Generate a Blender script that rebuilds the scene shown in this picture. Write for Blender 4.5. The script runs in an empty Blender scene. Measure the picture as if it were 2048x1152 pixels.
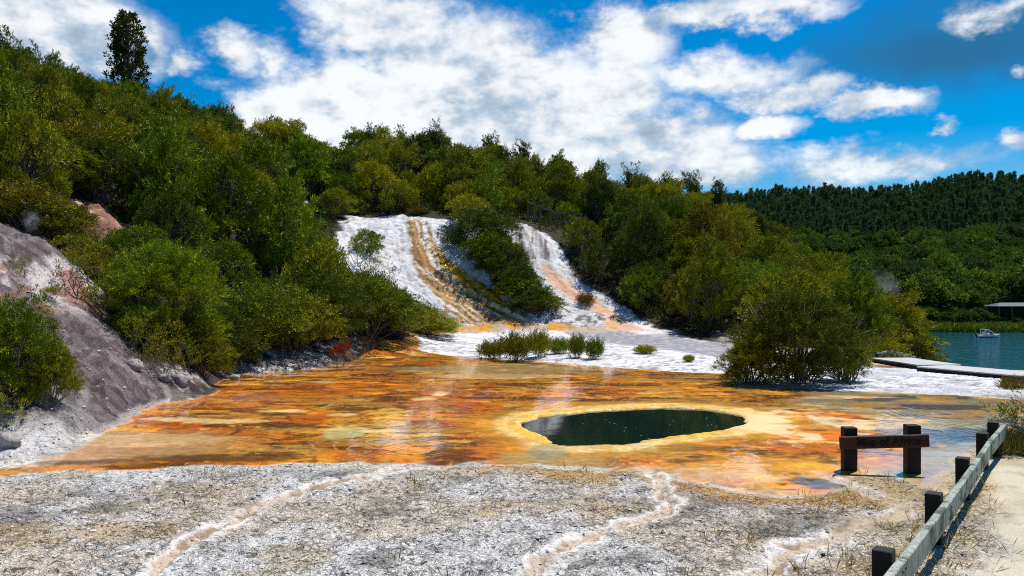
import bpy, math, random
import numpy as np
from mathutils import Vector, Matrix

R = math.radians
scene = bpy.context.scene
COL = scene.collection
rs = np.random.RandomState

# ------------------------------------------------------------------ view
F = 1600.0; CX = 1024.0; HY = 595.0; CAM_H = 2.4
def P(px, py, d):
    """point at depth d seen at photo pixel px,py"""
    return np.array([(px-CX)/F*d, d, CAM_H+(HY-py)/F*d])
def G0(px, py):
    d = CAM_H*F/(py-HY)
    return ((px-CX)/F*d, d)
def project(x, y, z):
    return CX+F*x/y, HY-F*(z-CAM_H)/y

# ------------------------------------------------------------------ noise
def _hash(ix, iy, seed):
    h = (ix.astype(np.int64)*374761393 + iy.astype(np.int64)*668265263 + seed*1274126177) & 0xFFFFFFFF
    h = ((h ^ (h >> 13))*1274126177) & 0xFFFFFFFF
    h = h ^ (h >> 16)
    return (h & 0xFFFF).astype(np.float32)/65535.0
def vnoise(x, y, seed=0):
    x = np.asarray(x, np.float64); y = np.asarray(y, np.float64)
    ix = np.floor(x); iy = np.floor(y)
    fx = x-ix; fy = y-iy
    ix = ix.astype(np.int64); iy = iy.astype(np.int64)
    ux = fx*fx*fx*(fx*(fx*6-15)+10); uy = fy*fy*fy*(fy*(fy*6-15)+10)
    a = _hash(ix, iy, seed); b = _hash(ix+1, iy, seed); c = _hash(ix, iy+1, seed); d = _hash(ix+1, iy+1, seed)
    return (a*(1-ux)+b*ux)*(1-uy)+(c*(1-ux)+d*ux)*uy
def fbm(x, y, seed=0, oct=4, gain=.5):
    s = 0; a = 1; t = 0
    for o in range(oct):
        ca, sa = math.cos(.6*o), math.sin(.6*o); f = 2.03**o
        s = s+a*vnoise((x*ca-y*sa)*f+17.3*o, (x*sa+y*ca)*f-9.1*o, seed+o*31); t += a; a *= gain
    return s/t
def sstep(a, b, x):
    t = np.clip((x-a)/(b-a), 0, 1); return t*t*(3-2*t)
def mix(a, b, t):
    t = np.asarray(t)[..., None]; return a*(1-t)+np.asarray(b)*t
def ridge(n): return 1-np.abs(2*n-1)

# ------------------------------------------------------------------ terrain control points
cps = []   # x,y,z
def cp(px, d, z): cps.append(((px-CX)/F*d, d, z))
def cpp(px, py, d): cps.append(tuple(P(px, py, d)))
# flat foreground, basin
for y in (-6, 0, 4, 8, 12):
    for x in (-9, -5, -1, 3, 7, 12, 20):
        if x < -5 and y > 7: continue
        cps.append((x, y, 0.0))
for px in (330, 480, 700, 900, 1100, 1300, 1500, 1750, 1950, 2150):
    cp(px, 18.5, 0)
for px in (600, 800, 1000, 1200, 1400, 1600, 1800, 2000):
    cp(px, 24.5, 0)
# left bank
for px, d in ((0, 12), (165, 13), (230, 14.8), (290, 17), (390, 19), (440, 23.5), (560, 26)): cp(px, d, 0)
for t in ((100,700,16.5),(0,700,15.5),(200,720,18),(0,560,18.5),(100,560,20),(0,465,21.5),(60,470,22),(190,560,22),
          (180,610,21),(330,720,20.5),(300,780,18.6),(250,700,20),(320,700,24),(190,425,29),(240,495,28),(150,480,27)): cpp(*t)
for t in ((60,842,13.2),(130,800,15.0),(20,850,13.0)): cpp(*t)
cps += [(-12, 11, 2.0), (-12, 15, 3.2), (-16, 20, 5.2), (-14, 5, 1.5), (-18, 12, 4)]
prof = {0: ((30,7.8),(40,12),(52,15.3),(70,14.5)), 150: ((32,7.0),(40,11),(55,15),(75,13.5)),
        300: ((26,2),(35,6.5),(45,10.5),(58,14),(80,12.5)), 430: ((27,1.2),(35,4.5),(48,9.5),(60,13.0),(85,11)),
        560: ((28,.5),(35,2.8),(45,7),(58,11),(66,12.9),(90,11)), 690: ((32,.35),(40,2.2),(50,6),(57,8.4),(68,11.6),(75,14.0),(95,11)),
        830: ((35,.2),(44,.8),(54,7.95),(55.2,8.4),(62,9.2),(75,14.0),(95,11)), 920: ((44,.78),(54,7.65),(55.5,8.2),(62,9.2),(75,13.6)),
        1000: ((44,.75),(54.3,7.5),(56,8.0),(64,9),(75,13.0),(95,10)), 1080: ((43.7,.75),(50,4.4),(53,6.6),(56,7.4)),
        1150: ((43.5,.7),(49,3.5),(56,6.8),(64,8.2),(75,11.4),(95,9)),
        1230: ((43,.7),(46,1.5)), 1300: ((42,.65),(50,3.5),(60,6.5),(75,10),(95,8)), 1450: ((38,.35),(46,2.4),(58,5.5),(72,9.2),(95,6)),
        1560: ((37,.2),(48,2.2),(60,4.4),(75,3)), 1650: ((36,.1),(46,.9),(56,1.8),(75,-1)), 1720: ((34,-.05),(44,0),(52,-.6),(70,-3.5)),
        1780: ((30,-.05),(34,-.6),(42,-1.0),(50,-1.8),(65,-5),(90,-8)), 1840: ((28.5,-.1),(33,-.8),(36,-1.2),(45,-2.4)),
        1900: ((28.5,-.1),(34,-.6),(45,-1.9),(60,-4.6),(80,-8)), 2048: ((27,-.12),(34,-.8),(45,-2.2),(60,-5),(80,-8)),
        2300: ((25,-.1),(34,-1),(45,-2.6),(60,-6),(80,-9)), -200: ((35,11),(55,16),(75,14)), 2600: ((25,-.3),(45,-3),(70,-8))}
for px, L in prof.items():
    for d, z in L: cp(px, d, z)
for t in ((850,665,42),(900,690,38),(1000,682,38.5),(1200,690,37),(1400,700,33.5),(1300,692,34),(1100,720,29.5),(1470,694,36)): cpp(*t)
for px, d in ((840, 30.3), (1000, 28.5), (1200, 27.5), (1400, 26.5)): cp(px, d, 0.02)
C = np.array(cps)

def rbf_fit(C):
    D = np.hypot(C[:,None,0]-C[None,:,0], C[:,None,1]-C[None,:,1])
    n = len(C)
    A = np.zeros((n+3, n+3)); A[:n,:n] = -D+np.eye(n)*-.15
    A[:n,n] = 1; A[:n,n+1:] = C[:,:2]; A[n,:n] = 1; A[n+1:,:n] = C[:,:2].T
    b = np.zeros(n+3); b[:n] = C[:,2]
    return np.linalg.solve(A, b)
W = rbf_fit(C)
gx = np.arange(-95, 110.01, .5); gy = np.arange(-10, 130.01, .5)
GX, GY = np.meshgrid(gx, gy)
Z = W[-3]+W[-2]*GX+W[-1]*GY
for i in range(len(C)): Z -= W[i]*np.hypot(GX-C[i,0], GY-C[i,1])
K = np.array([1,2,3,2,1.])/9
Zp = np.pad(Z, 2, mode='edge')
Zs = sum(K[i]*Zp[i:i+Z.shape[0], 2:-2] for i in range(5)); Zp = np.pad(Zs, 2, mode='edge')
Z = sum(K[i]*Zp[2:-2, i:i+Z.shape[1]] for i in range(5))
def bilin(x, y):
    fx = np.clip((np.asarray(x)-gx[0])/.5, 0, len(gx)-1.001); fy = np.clip((np.asarray(y)-gy[0])/.5, 0, len(gy)-1.001)
    ix = fx.astype(int); iy = fy.astype(int); fx = fx-ix; fy = fy-iy
    return (Z[iy,ix]*(1-fx)+Z[iy,ix+1]*fx)*(1-fy)+(Z[iy+1,ix]*(1-fx)+Z[iy+1,ix+1]*fx)*fy
def G(px, py, dmin=6):
    """ground point on the terrain seen at photo pixel"""
    d = np.arange(dmin, 110, .05)
    z = CAM_H+(HY-py)/F*d; g = bilin((px-CX)/F*d, d)
    hit = np.nonzero(g >= z)[0]
    dd = d[hit[0]] if len(hit) else 110
    return ((px-CX)/F*dd, dd)

# ------------------------------------------------------------------ regions (world polygons)
def segd(poly, x, y, closed=True):
    poly = np.asarray(poly); n = len(poly); best = np.full(x.shape, 1e9); ins = np.zeros(x.shape, bool); tt = np.zeros(x.shape)
    for i in range(n if closed else n-1):
        x0, y0 = poly[i]; x1, y1 = poly[(i+1) % n]; dx, dy = x1-x0, y1-y0
        t = np.clip(((x-x0)*dx+(y-y0)*dy)/(dx*dx+dy*dy+1e-12), 0, 1)
        best = np.minimum(best, np.hypot(x-x0-t*dx, y-y0-t*dy))
        if closed:
            c = ((y0 > y) != (y1 > y))
            with np.errstate(divide='ignore', invalid='ignore'):
                ins ^= c & (x < (x1-x0)*(y-y0)/(y1-y0+1e-12)+x0)
    return np.where(ins, best, -best) if closed else best      # >0 inside
def g0(L): return [G0(*p) for p in L]
def gt(L): return [G(*p) for p in L]
BASIN = g0([(-120,965),(0,952),(150,938),(300,934),(500,931),(800,931),(940,925),(1060,934),(1150,940),(1280,945),(1420,968),(1560,990),(1650,985),(1690,955),
            (1800,955),(1860,985),(1920,940),(1990,900),(2080,890),(2300,890),(2300,806),(2048,800),(1900,789),(1700,783),(1480,772),(1466,748),(1300,740),(1200,733),(1080,724),
            (980,718),(900,712),(840,706)]) + [G(835,668), G(800,680)] + g0([(740,712),(690,728),(600,741),(540,746),(460,752),(440,762),(420,785),(395,797),(330,808),(290,822),(232,856),(165,892),(60,925),(-120,960)])
SPRING = g0([(1040,845),(1052,838),(1080,831),(1130,825),(1190,819),(1260,815),(1340,812.5),(1400,815),(1450,821),(1485,829),(1498,838),(1492,847),(1470,853),(1440,860),
             (1390,866),(1340,873),(1290,880),(1260,887),(1225,889),(1180,890),(1140,891),(1114,892),(1106,884),(1092,873),(1066,861),(1048,853)])
TERR = gt([(690,432),(760,434),(830,436),(900,440),(1005,450)]) + gt([(1092,466),(1116,500),(1138,545),(1186,580),(1246,617),(1342,664),(1405,680),(1475,692)]) + \
       g0([(1475,748),(1300,742),(1200,735),(1080,726),(980,720),(900,714),(850,708)]) + gt([(835,668),(905,652),(880,625),(800,600),(740,580),(690,560),(672,480)])
BANK = g0([(-260,960),(-60,942),(60,925),(165,892),(232,856),(290,822),(330,808),(335,800)]) + gt([(315,755),(270,700),(215,640),(190,560),(130,500),(60,462),(-60,440)]) + [(-19,16), (-19,8), (-13,4)]
REDP = gt([(150,405),(205,425),(240,455),(250,492),(200,492),(160,470),(150,440)])
FLOWB = gt([(815,446),(852,446),(868,490),(905,535),(985,580),(1052,640),(1058,655),(960,655),(915,640),(868,590),(835,550),(820,500)])
FLOWG = gt([(858,480),(882,515),(990,582),(1050,638),(1000,634),(940,600),(885,550),(858,510)])
PEACH = gt([(1085,535),(1125,555),(1178,588),(1225,625),(1296,662),(1220,660),(1206,632),(1150,603),(1092,560)])
PURP = gt([(1110,658),(1250,662),(1400,681),(1480,690),(1480,724),(1400,709),(1290,695),(1180,677)])
FLOWC = gt([(832,446),(840,480),(858,530),(905,575),(980,618),(1045,650)])
def flow_x(y):
    a = np.array(sorted(FLOWC, key=lambda p: p[1])); return np.interp(y, a[:, 1], a[:, 0])
DARKR = gt([(1020,450),(1070,460),(1098,490),(1104,525),(1070,520),(1040,500)])
LEDGE = gt([(1000,618),(1100,600),(1210,632),(1200,662),(1060,655)])
CHAN = [g0([(800,938),(740,955),(620,985),(540,1020),(480,1048),(400,1090),(290,1152),(200,1200)]),
        g0([(1300,940),(1322,965),(1330,985),(1348,1012),(1300,1040),(1250,1060),(1130,1110),(1040,1152),(960,1190)]),
        g0([(1660,950),(1700,968),(1760,1000),(1782,1020),(1740,1045),(1700,1062),(1620,1100),(1540,1152),(1470,1200)])]
FENCE = [(-3.67, -2.66), (-2.38, -.93), (-1.09, .80), (.20, 2.53), (1.49, 4.25), (2.78, 5.98), (4.07, 7.71), (5.30, 9.40), (6.55, 11.14), (7.23, 12.03)]
PATHP = [(.5, -8), (.6, .8), (2.1, 3.7), (4.05, 6.9), (5.6, 9.6), (6.9, 11.4), (8.2, 12.2), (9.5, 12.4), (14, 12.5), (24, 11), (24, -8)]

def masks(x, y):
    """signed distances with wobbling edges"""
    w1 = fbm(x*.9, y*.9, 11, 3)-.5; w2 = fbm(x*.9+40, y*.9, 12, 3)-.5; w3 = fbm(x*4, y*4, 13, 3)-.5; w4 = fbm(x*4+9, y*4, 14, 3)-.5
    X = x+w1*.9+w3*.25; Y = y+w2*.9+w4*.3
    d = dict(basin=segd(BASIN, x+w1*.5+w3*.2, y+w2*.8+w4*.3), spring=segd(SPRING, x+w3*.14, y+w4*.2), terr=segd(TERR, X, Y), bank=segd(BANK, x+w1*.3+w3*.2, y+w2*.3),
             red=segd(REDP, X, Y), fb=segd(FLOWB, x+w3*.5, y+w4*.3), fg=segd(FLOWG, x+w3*.6, y+w4*.4), peach=segd(PEACH, x+w3*.6, y+w4*.5), purp=segd(PURP, x+w1*.9+w3*.5, y+w2*.9+w4*.5),
             dark=segd(DARKR, x+w3*.5, y), ledge=segd(LEDGE, x+w3*.5, y+w4*.5), path=segd(PATHP, x+w1*.8+w3*.25, y+w2*.8+w4*.3))
    d['chan'] = np.minimum.reduce([segd(c, x+w1*.5+w3*.18, y+w2*.5+w4*.22, False) for c in CHAN])
    return d
def height(x, y, m=None, fine=True):
    x = np.asarray(x, float); y = np.asarray(y, float)
    m = m or masks(x, y)
    z = bilin(x, y)
    low = 1-sstep(30, 34, y)
    wb = sstep(-.7, .1, m['basin'])*low
    z = z*(1-wb)
    land = 1-wb
    bank = sstep(-.2, .5, m['bank'])*land
    terr = sstep(-.3, .5, m['terr'])
    slope = terr*sstep(41, 45, y)
    # bank gullies
    z += bank*sstep(.05, .7, m['bank'])*(.42*(ridge(fbm(x*.55+y*.2, y*.4, 21, 4))-.55)+.22*(ridge(fbm(x*1.7, y*1.1, 20, 4))-.5)+.16*(fbm(x*4, y*4, 22, 4)-.5))
    z += sstep(-.2, .6, m['red'])*(.8*(ridge(fbm(x*.9, y*.7, 23, 4))-.4)+.5*(ridge(fbm(x*2.4, y*2.2, 19, 4))-.5))
    # terrace rills running down the slope, drapery ribs
    ux = x-flow_x(y)*.75; rill = fbm(ux*2.4+.35*np.sin(y*.7), y*.25, 24, 4)
    z += slope*(.20*(rill-.5)+.20*(ridge(fbm(ux*2.2, y*3.0, 25, 4))-.5)+.35*(fbm(x*.5, y*.5, 26, 3)-.5))
    z += sstep(-.2, .4, m['dark'])*(.55*(ridge(fbm(x*2.4, y*.4, 27, 3))-.3))
    z += sstep(-.2, .4, m['ledge'])*(.35*(fbm(x*1.6, y*1.6, 28, 4)-.35))
    flat = land*(1-bank)*(1-slope)
    z += flat*.05*(fbm(x*.7, y*.7, 29, 3)-.5)*sstep(-.1, .8, -m['basin'])
    path = sstep(-.3, .3, m['path'])
    if fine:
        crust = flat*(1-path*.85)*(1-sstep(16, 40, y))
        ca = fbm(x*4.5, y*4.5, 30, 3); cb = fbm(x*13, y*13, 31, 3)
        z += crust*(.06*(ridge(ca)-.6)*sstep(.02, .5, -m['basin'])+.036*(cb-.5))
        z += wb*.0015*(fbm(x*1.6, y*1.6, 32, 3)-.5)
        # terracette lips in the basin
        n = fbm(x*.55, y*.55, 34, 3)*14; fr = n-np.floor(n)
        z += wb*.0018*sstep(.6, .98, fr)*(1-sstep(.985, 1, fr))
    z += flat*(1-wb)*sstep(0, .35, -m['basin'])*.03*low
    ch = m['chan']
    near = (1-sstep(.25, .6, m['basin']))*low
    z -= near*.045*(1-sstep(.03, .12, ch))
    # spring bowl with a raised rim
    s = m['spring']+.14*(fbm(x*2.4, y*2.4, 35, 3)-.5)
    z += .014*np.exp(-((s+.18)/.14)**2)*low
    z -= .9*sstep(.05, .9, s)+.11*sstep(-.06, .16, s)
    return z

# ------------------------------------------------------------------ object helpers
def link(o, parent=None):
    COL.objects.link(o)
    if parent is not None: o.parent = parent
    return o
def props(o, label=None, cat=None, group=None, kind=None):
    if label: o['label'] = label
    if cat: o['category'] = cat
    if group: o['group'] = group
    if kind: o['kind'] = kind
    return o
def empty(name, loc, label, cat, group=None, rz=0, sc=1):
    o = bpy.data.objects.new(name, None); o.location = loc; o.rotation_euler = (0, 0, rz)
    o.scale = (sc, sc, sc) if np.isscalar(sc) else sc
    o.empty_display_size = .2
    link(o); return props(o, label, cat, group)
def arrmesh(name, V, Q, mat, smooth=False, tone=None):
    V = np.asarray(V, np.float32); Q = np.asarray(Q, np.int32)
    me = bpy.data.meshes.new(name); k = Q.shape[1]
    me.vertices.add(len(V)); me.vertices.foreach_set('co', V.ravel())
    me.loops.add(Q.size); me.loops.foreach_set('vertex_index', Q.ravel())
    me.polygons.add(len(Q)); me.polygons.foreach_set('loop_start', np.arange(0, Q.size, k, dtype=np.int32))
    me.polygons.foreach_set('loop_total', np.full(len(Q), k, np.int32))
    me.polygons.foreach_set('use_smooth', np.full(len(Q), smooth, bool))
    if tone is not None:
        a = me.attributes.new('tone', 'FLOAT', 'POINT'); a.data.foreach_set('value', np.asarray(tone, np.float32))
    me.update(calc_edges=True); me.materials.append(mat)
    return me
class MB:
    """collects shapes, builds ONE mesh"""
    def __init__(s): s.v = []; s.f = []
    def add(s, V, Fs):
        o = len(s.v); s.v += [tuple(map(float, v)) for v in V]; s.f += [tuple(i+o for i in f) for f in Fs]
    def box(s, c, size, rot=None, bev=.0):
        hx, hy, hz = [a/2 for a in size]; b = min(bev, hx*.9, hy*.9, hz*.9)
        M = rot if rot is not None else Matrix.Identity(3)
        if b <= 0:
            pts = [(sx*hx, sy*hy, sz*hz) for sz in (-1, 1) for sx, sy in ((-1,-1),(1,-1),(1,1),(-1,1))]
            fs = [(3,2,1,0),(4,5,6,7)]+[(i, (i+1) % 4, 4+(i+1) % 4, 4+i) for i in range(4)]
        else:
            pts = []
            for z, q in ((-hz, b), (-hz+b, 0), (hz-b, 0), (hz, b)):
                for sx, sy in ((-1,-1),(1,-1),(1,1),(-1,1)):
                    ax = hx-q; ay = hy-q
                    e = [(sx*ax, sy*(ay-b), z), (sx*(ax-b), sy*ay, z)]
                    if sx*sy < 0: e.reverse()
                    pts += e
            fs = [tuple(range(7, -1, -1)), tuple(range(24, 32))]
            for k in range(3):
                for i in range(8): fs.append((k*8+i, k*8+(i+1) % 8, k*8+8+(i+1) % 8, k*8+8+i))
        V = [M @ Vector(p)+Vector(c) for p in pts]; s.add(V, fs)
    def bar(s, a, b, w, h, up=(0,0,1), bev=.006):
        a = Vector(a); b = Vector(b); d = b-a; L = d.length; d.normalize()
        u = Vector(up); sd = d.cross(u).normalized(); u = sd.cross(d)
        M = Matrix((d, sd, u)).transposed(); s.box((a+b)/2, (L, w, h), M, bev)
    def tube(s, pts, rad, n=6, cap=True):
        pts = [Vector(p) for p in pts]; o = len(s.v)
        ref = Vector((.3, .2, 1)).normalized()
        for i, p in enumerate(pts):
            t = (pts[min(i+1, len(pts)-1)]-pts[max(i-1, 0)]).normalized()
            a = t.cross(ref)
            if a.length < .05: a = t.cross(Vector((1, 0, 0)))
            a.normalize(); b = t.cross(a)
            for k in range(n):
                q = 2*math.pi*k/n; s.v.append(tuple(p+(a*math.cos(q)+b*math.sin(q))*rad[i]))
        for i in range(len(pts)-1):
            for k in range(n):
                s.f.append((o+i*n+k, o+i*n+(k+1) % n, o+(i+1)*n+(k+1) % n, o+(i+1)*n+k))
        if cap:
            s.f.append(tuple(o+k for k in range(n-1, -1, -1))); s.f.append(tuple(o+(len(pts)-1)*n+k for k in range(n)))
    def mesh(s, name, mat, smooth=False):
        me = bpy.data.meshes.new(name); me.from_pydata(s.v, [], s.f); me.materials.append(mat)
        if smooth: me.polygons.foreach_set('use_smooth', [True]*len(me.polygons))
        me.update(); return me
    def build(s, name, mat, parent=None, smooth=False, label=None):
        o = link(bpy.data.objects.new(name, s.mesh(name, mat, smooth)), parent)
        if label: o['label'] = label
        return o

# ------------------------------------------------------------------ materials
def newmat(name):
    m = bpy.data.materials.new(name); m.use_nodes = True; nt = m.node_tree; nt.nodes.clear()
    return m, nt
def N(nt, t, **kw):
    n = nt.nodes.new(t)
    for k, v in kw.items():
        if k.startswith('i_'):
            key = k[2:]; key = int(key) if key.isdigit() else key.replace('_', ' ')
            if hasattr(v, 'is_output'): nt.links.new(v, n.inputs[key])
            else: n.inputs[key].default_value = v
        else: setattr(n, k, v)
    return n
def M_(nt, op, a, b=None, c=None, clamp=False):
    n = nt.nodes.new('ShaderNodeMath'); n.operation = op; n.use_clamp = clamp
    for i, v in enumerate((a, b, c)):
        if v is None: continue
        if hasattr(v, 'is_output'): nt.links.new(v, n.inputs[i])
        else: n.inputs[i].default_value = v
    return n.outputs[0]
def V_(nt, op, a, b=None, out=0):
    n = nt.nodes.new('ShaderNodeVectorMath'); n.operation = op
    for i, v in enumerate((a, b)):
        if v is None: continue
        if hasattr(v, 'is_output'): nt.links.new(v, n.inputs[i])
        else: n.inputs[i].default_value = v
    return n.outputs[out]
def ramp(nt, fac, a, b):
    return N(nt, 'ShaderNodeMapRange', interpolation_type='SMOOTHSTEP', i_Value=fac, i_From_Min=a, i_From_Max=b).outputs[0]
def mixc(nt, fac, a, b, mode='MIX'):
    n = nt.nodes.new('ShaderNodeMix'); n.data_type = 'RGBA'; n.blend_type = mode
    for k, v in ((0, fac), (6, a), (7, b)):
        if hasattr(v, 'is_output'): nt.links.new(v, n.inputs[k])
        else: n.inputs[k].default_value = v if k == 0 or len(v) == 4 else (*v, 1)
    return n.outputs[2]
def noise(nt, vec, scale, detail=4, rough=.55, out=0):
    return N(nt, 'ShaderNodeTexNoise', i_Vector=vec, i_Scale=scale, i_Detail=detail, i_Roughness=rough).outputs[out]

def leaf_mat(name, transl=.12, col=None, spread=.68):
    m, nt = newmat(name)
    base = N(nt, 'ShaderNodeObjectInfo').outputs['Color'] if col is None else N(nt, 'ShaderNodeRGB').outputs[0]
    if col is not None: base.node.outputs[0].default_value = (*col, 1)
    t = N(nt, 'ShaderNodeAttribute', attribute_name='tone').outputs['Fac']
    hsv = N(nt, 'ShaderNodeHueSaturation', i_Color=base, i_Hue=M_(nt, 'MULTIPLY_ADD', t, -.05, .525), i_Saturation=1.0,
            i_Value=M_(nt, 'MULTIPLY_ADD', t, spread*2, 1-spread))
    p = N(nt, 'ShaderNodeBsdfPrincipled', i_Base_Color=hsv.outputs[0], i_Roughness=.65)
    p.inputs['Specular IOR Level'].default_value = .12
    tr = N(nt, 'ShaderNodeBsdfTranslucent', i_Color=mixc(nt, .35, hsv.outputs[0], (.16, .2, .02)))
    mx = N(nt, 'ShaderNodeMixShader', i_0=transl, i_1=p.outputs[0], i_2=tr.outputs[0])
    N(nt, 'ShaderNodeOutputMaterial', i_Surface=mx.outputs[0]); return m
def rough_mat(name, c1, c2, scale=8, rough=.8, bump=.3, stretch=(1,1,1), dist=.01, spec=.3, extra=None):
    m, nt = newmat(name)
    co = N(nt, 'ShaderNodeTexCoord').outputs['Object']; v = V_(nt, 'MULTIPLY', co, stretch)
    n1 = noise(nt, v, scale, 6, .65); n2 = noise(nt, v, scale*5, 4, .6)
    c = mixc(nt, ramp(nt, n1, .35, .65), c1, c2)
    c = mixc(nt, M_(nt, 'MULTIPLY', ramp(nt, n2, .45, .7), .5), c, tuple(x*.35 for x in c1))
    if extra: c = mixc(nt, ramp(nt, noise(nt, co, scale*.4, 5, .6), .5, .62), c, extra)
    b = N(nt, 'ShaderNodeBump', i_Strength=bump, i_Distance=dist, i_Height=M_(nt, 'ADD', n1, M_(nt, 'MULTIPLY', n2, .5)))
    p = N(nt, 'ShaderNodeBsdfPrincipled', i_Base_Color=c, i_Roughness=rough, i_Normal=b.outputs[0])
    p.inputs['Specular IOR Level'].default_value = spec
    N(nt, 'ShaderNodeOutputMaterial', i_Surface=p.outputs[0]); return m
MAT = {
 'leaf': leaf_mat('foliage'), 'leaf_far': leaf_mat('far_foliage', .2),
 'bark': rough_mat('bark', (.085,.07,.055), (.17,.15,.125), 14, .9, .5, (1,1,.3)),
 'pale_bark': rough_mat('pale_bark', (.22,.20,.17), (.38,.35,.31), 14, .9, .5, (1,1,.3)),
 'dark_wood': rough_mat('dark_stained_wood', (.006,.005,.005), (.014,.011,.009), 10, .7, .3, (1,1,.2)),
 'sign_wood': rough_mat('red_brown_wood', (.035,.011,.007), (.06,.018,.010), 8, .6, .3, (.25,1,1)),
 'letter': rough_mat('carved_lettering', (.008,.005,.004), (.012,.008,.006), 9, .8, .1),
 'old_wood': rough_mat('weathered_wood', (.20,.225,.19), (.40,.43,.38), 7, .9, .5, (3,3,.6), extra=(.06,.085,.055)),
 'deck': rough_mat('silver_deck_boards', (.36,.37,.36), (.52,.53,.52), 6, .85, .4, (.6,3,1)),
 'rail_wood': rough_mat('brown_rail_timber', (.12,.09,.06), (.22,.18,.13), 10, .85, .4),
 'rock': rough_mat('pale_rock', (.24,.21,.195), (.42,.385,.36), 5, .9, .7, dist=.03),
 'white_paint': rough_mat('white_boat_paint', (.74,.76,.77), (.8,.8,.8), 3, .3, .03, spec=.5),
 'dark_glass': rough_mat('tinted_windscreen', (.02,.03,.035), (.03,.04,.05), 3, .1, 0, spec=.6),
 'canvas': rough_mat('pale_canvas', (.55,.62,.64), (.65,.7,.72), 6, .8, .2),
 'roof': rough_mat('grey_roof_sheet', (.05,.06,.062), (.08,.09,.09), 2, .6, .2, (1,6,1)),
 'wall_wood': rough_mat('dark_wall_boards', (.03,.025,.02), (.05,.04,.03), 4, .85, .3),
 'motor': rough_mat('black_motor_cover', (.02,.02,.022), (.03,.03,.032), 4, .4, .05),
}

# ------------------------------------------------------------------ ground mesh
us = np.linspace(-1.0, 1.0, 1180)
rows = [1.2]
while rows[-1] < 128:
    y = rows[-1]
    s = max(.022, y*y/(1900 if y < 12 else 3600)) if y < 20 else (.14 if y < 41 else (.085 if y < 57 else .5))
    rows.append(y+min(s, .5))
ys = np.array(rows)
UU, YY = np.meshgrid(us, ys)
XX = UU*(YY+1.5); XX = XX.astype(np.float64)
m = masks(XX, YY)
ZZ = height(XX, YY, m)
# colours: the real pigment of each surface
x, y = XX, YY
n_a = fbm(x*.45, y*.45, 51, 4); n_b = fbm(x*1.3, y*1.3, 52, 4); n_c = fbm(x*4.5, y*4.5, 53, 4); n_d = fbm(x*.22, y*.22, 54, 3); n_e = fbm(x*9, y*9, 55, 3)
low = 1-sstep(31, 35, y)
one = np.ones(x.shape)
col = np.zeros(x.shape+(3,)); col[:] = (.035, .03, .016)
wet = np.zeros(x.shape); crack = np.zeros(x.shape)
# pale sinter of the foreground
fg = np.zeros(x.shape+(3,)); fg[:] = (.60, .58, .555)
fg = mix(fg, (.55, .455, .34), sstep(.46, .62, n_a)*.75)
fg = mix(fg, (.36, .33, .29), sstep(.54, .68, n_b)*.55)
fg = mix(fg, (.68, .67, .65), sstep(.5, .6, fbm(x*.8+7, y*.8, 56, 4))*.7)
fg = mix(fg, (.10, .095, .08), sstep(.60, .70, fbm(x*.9-3, y*1.1, 57, 5))*.55)
fg = mix(fg, (.40, .27, .07), sstep(.60, .68, fbm(x*1.0+20, y*1.0, 58, 5))*.42)
fg = mix(fg, (.14, .12, .10), sstep(.60, .74, n_e)*.55)
onland = sstep(-.3, .3, 32-y)*sstep(-.1, .3, -m['bank'])
col = mix(col, fg, (1-sstep(24, 30, y))*np.where(x < 0, 1-sstep(.3, .7, ZZ), 1))
crack = np.where(y < 30, 1.0, 0)*(1-sstep(15, 26, y))
# right side of the flats beyond the basin: white silica, tan shore
rgt = sstep(6.5, 8.5, x-.16*(y-20))*sstep(19, 21, y)
wh = np.zeros_like(col); wh[:] = (.60, .60, .615)
wh = mix(wh, (.34, .33, .37), sstep(.50, .62, n_b)*.65); wh = mix(wh, (.16, .15, .15), sstep(.90, .97, ridge(fbm(x*1.4, y*2.0, 80, 4)))*.7); wh = mix(wh, (.2, .17, .15), sstep(.66, .72, n_c)*.6)
tan = mix(mix(np.zeros_like(col)+(.36, .29, .21), (.15, .08, .05), sstep(.5, .6, n_b)), (.25, .25, .2), sstep(.55, .65, n_a)*.5)
col = mix(col, wh, rgt); col = mix(col, tan, rgt*sstep(26.3, 27.2, y+.34*(x-14)))
crack *= 1-rgt*.7
# bank: mauve grey earth with bleached and rusty streaks
bk = np.zeros_like(col); bk[:] = (.165, .130, .135)
bk = mix(bk, (.29, .245, .24), sstep(.48, .64, n_b)*.7); bk = mix(bk, (.07, .05, .048), sstep(.52, .64, n_c)*.75); bk = mix(bk, (.05, .036, .034), sstep(.86, .96, ridge(fbm(x*1.8, y*1.2, 59, 4)))*.6)
bx, by = project(x, np.maximum(y, 1), ZZ)
pale = sstep(.42, .52, fbm(x*1.6, y*.9, 61, 4))
up = sstep(1.7, 2.6, ZZ)*sstep(-12.6, -12.0, x+.0*y)
bk = mix(bk, (.66, .60, .58), up*pale*.85)
bk = mix(bk, (.42, .17, .12), up*sstep(.52, .6, fbm(x*1.9+3, y*1.2, 62, 4))*.8)
bk = mix(bk, (.68, .66, .64), (1-sstep(.2, .55, ZZ))*(1-sstep(13.0, 14.0, y))*.75*sstep(.4, .55, n_b+.1))
bk = mix(bk, (.50, .44, .40), (1-sstep(.03, .09, ZZ))*.6)
wbk = sstep(-.15, .1, m['bank'])
col = mix(col, bk, wbk); crack = np.maximum(crack*(1-wbk), wbk*.55)
lw = (1-sstep(-7.2, -5.8, x))*sstep(15.5, 17, y)*(1-wbk)*(1-sstep(.0, .1, m['basin']))*(1-sstep(.5, .9, ZZ))
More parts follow.
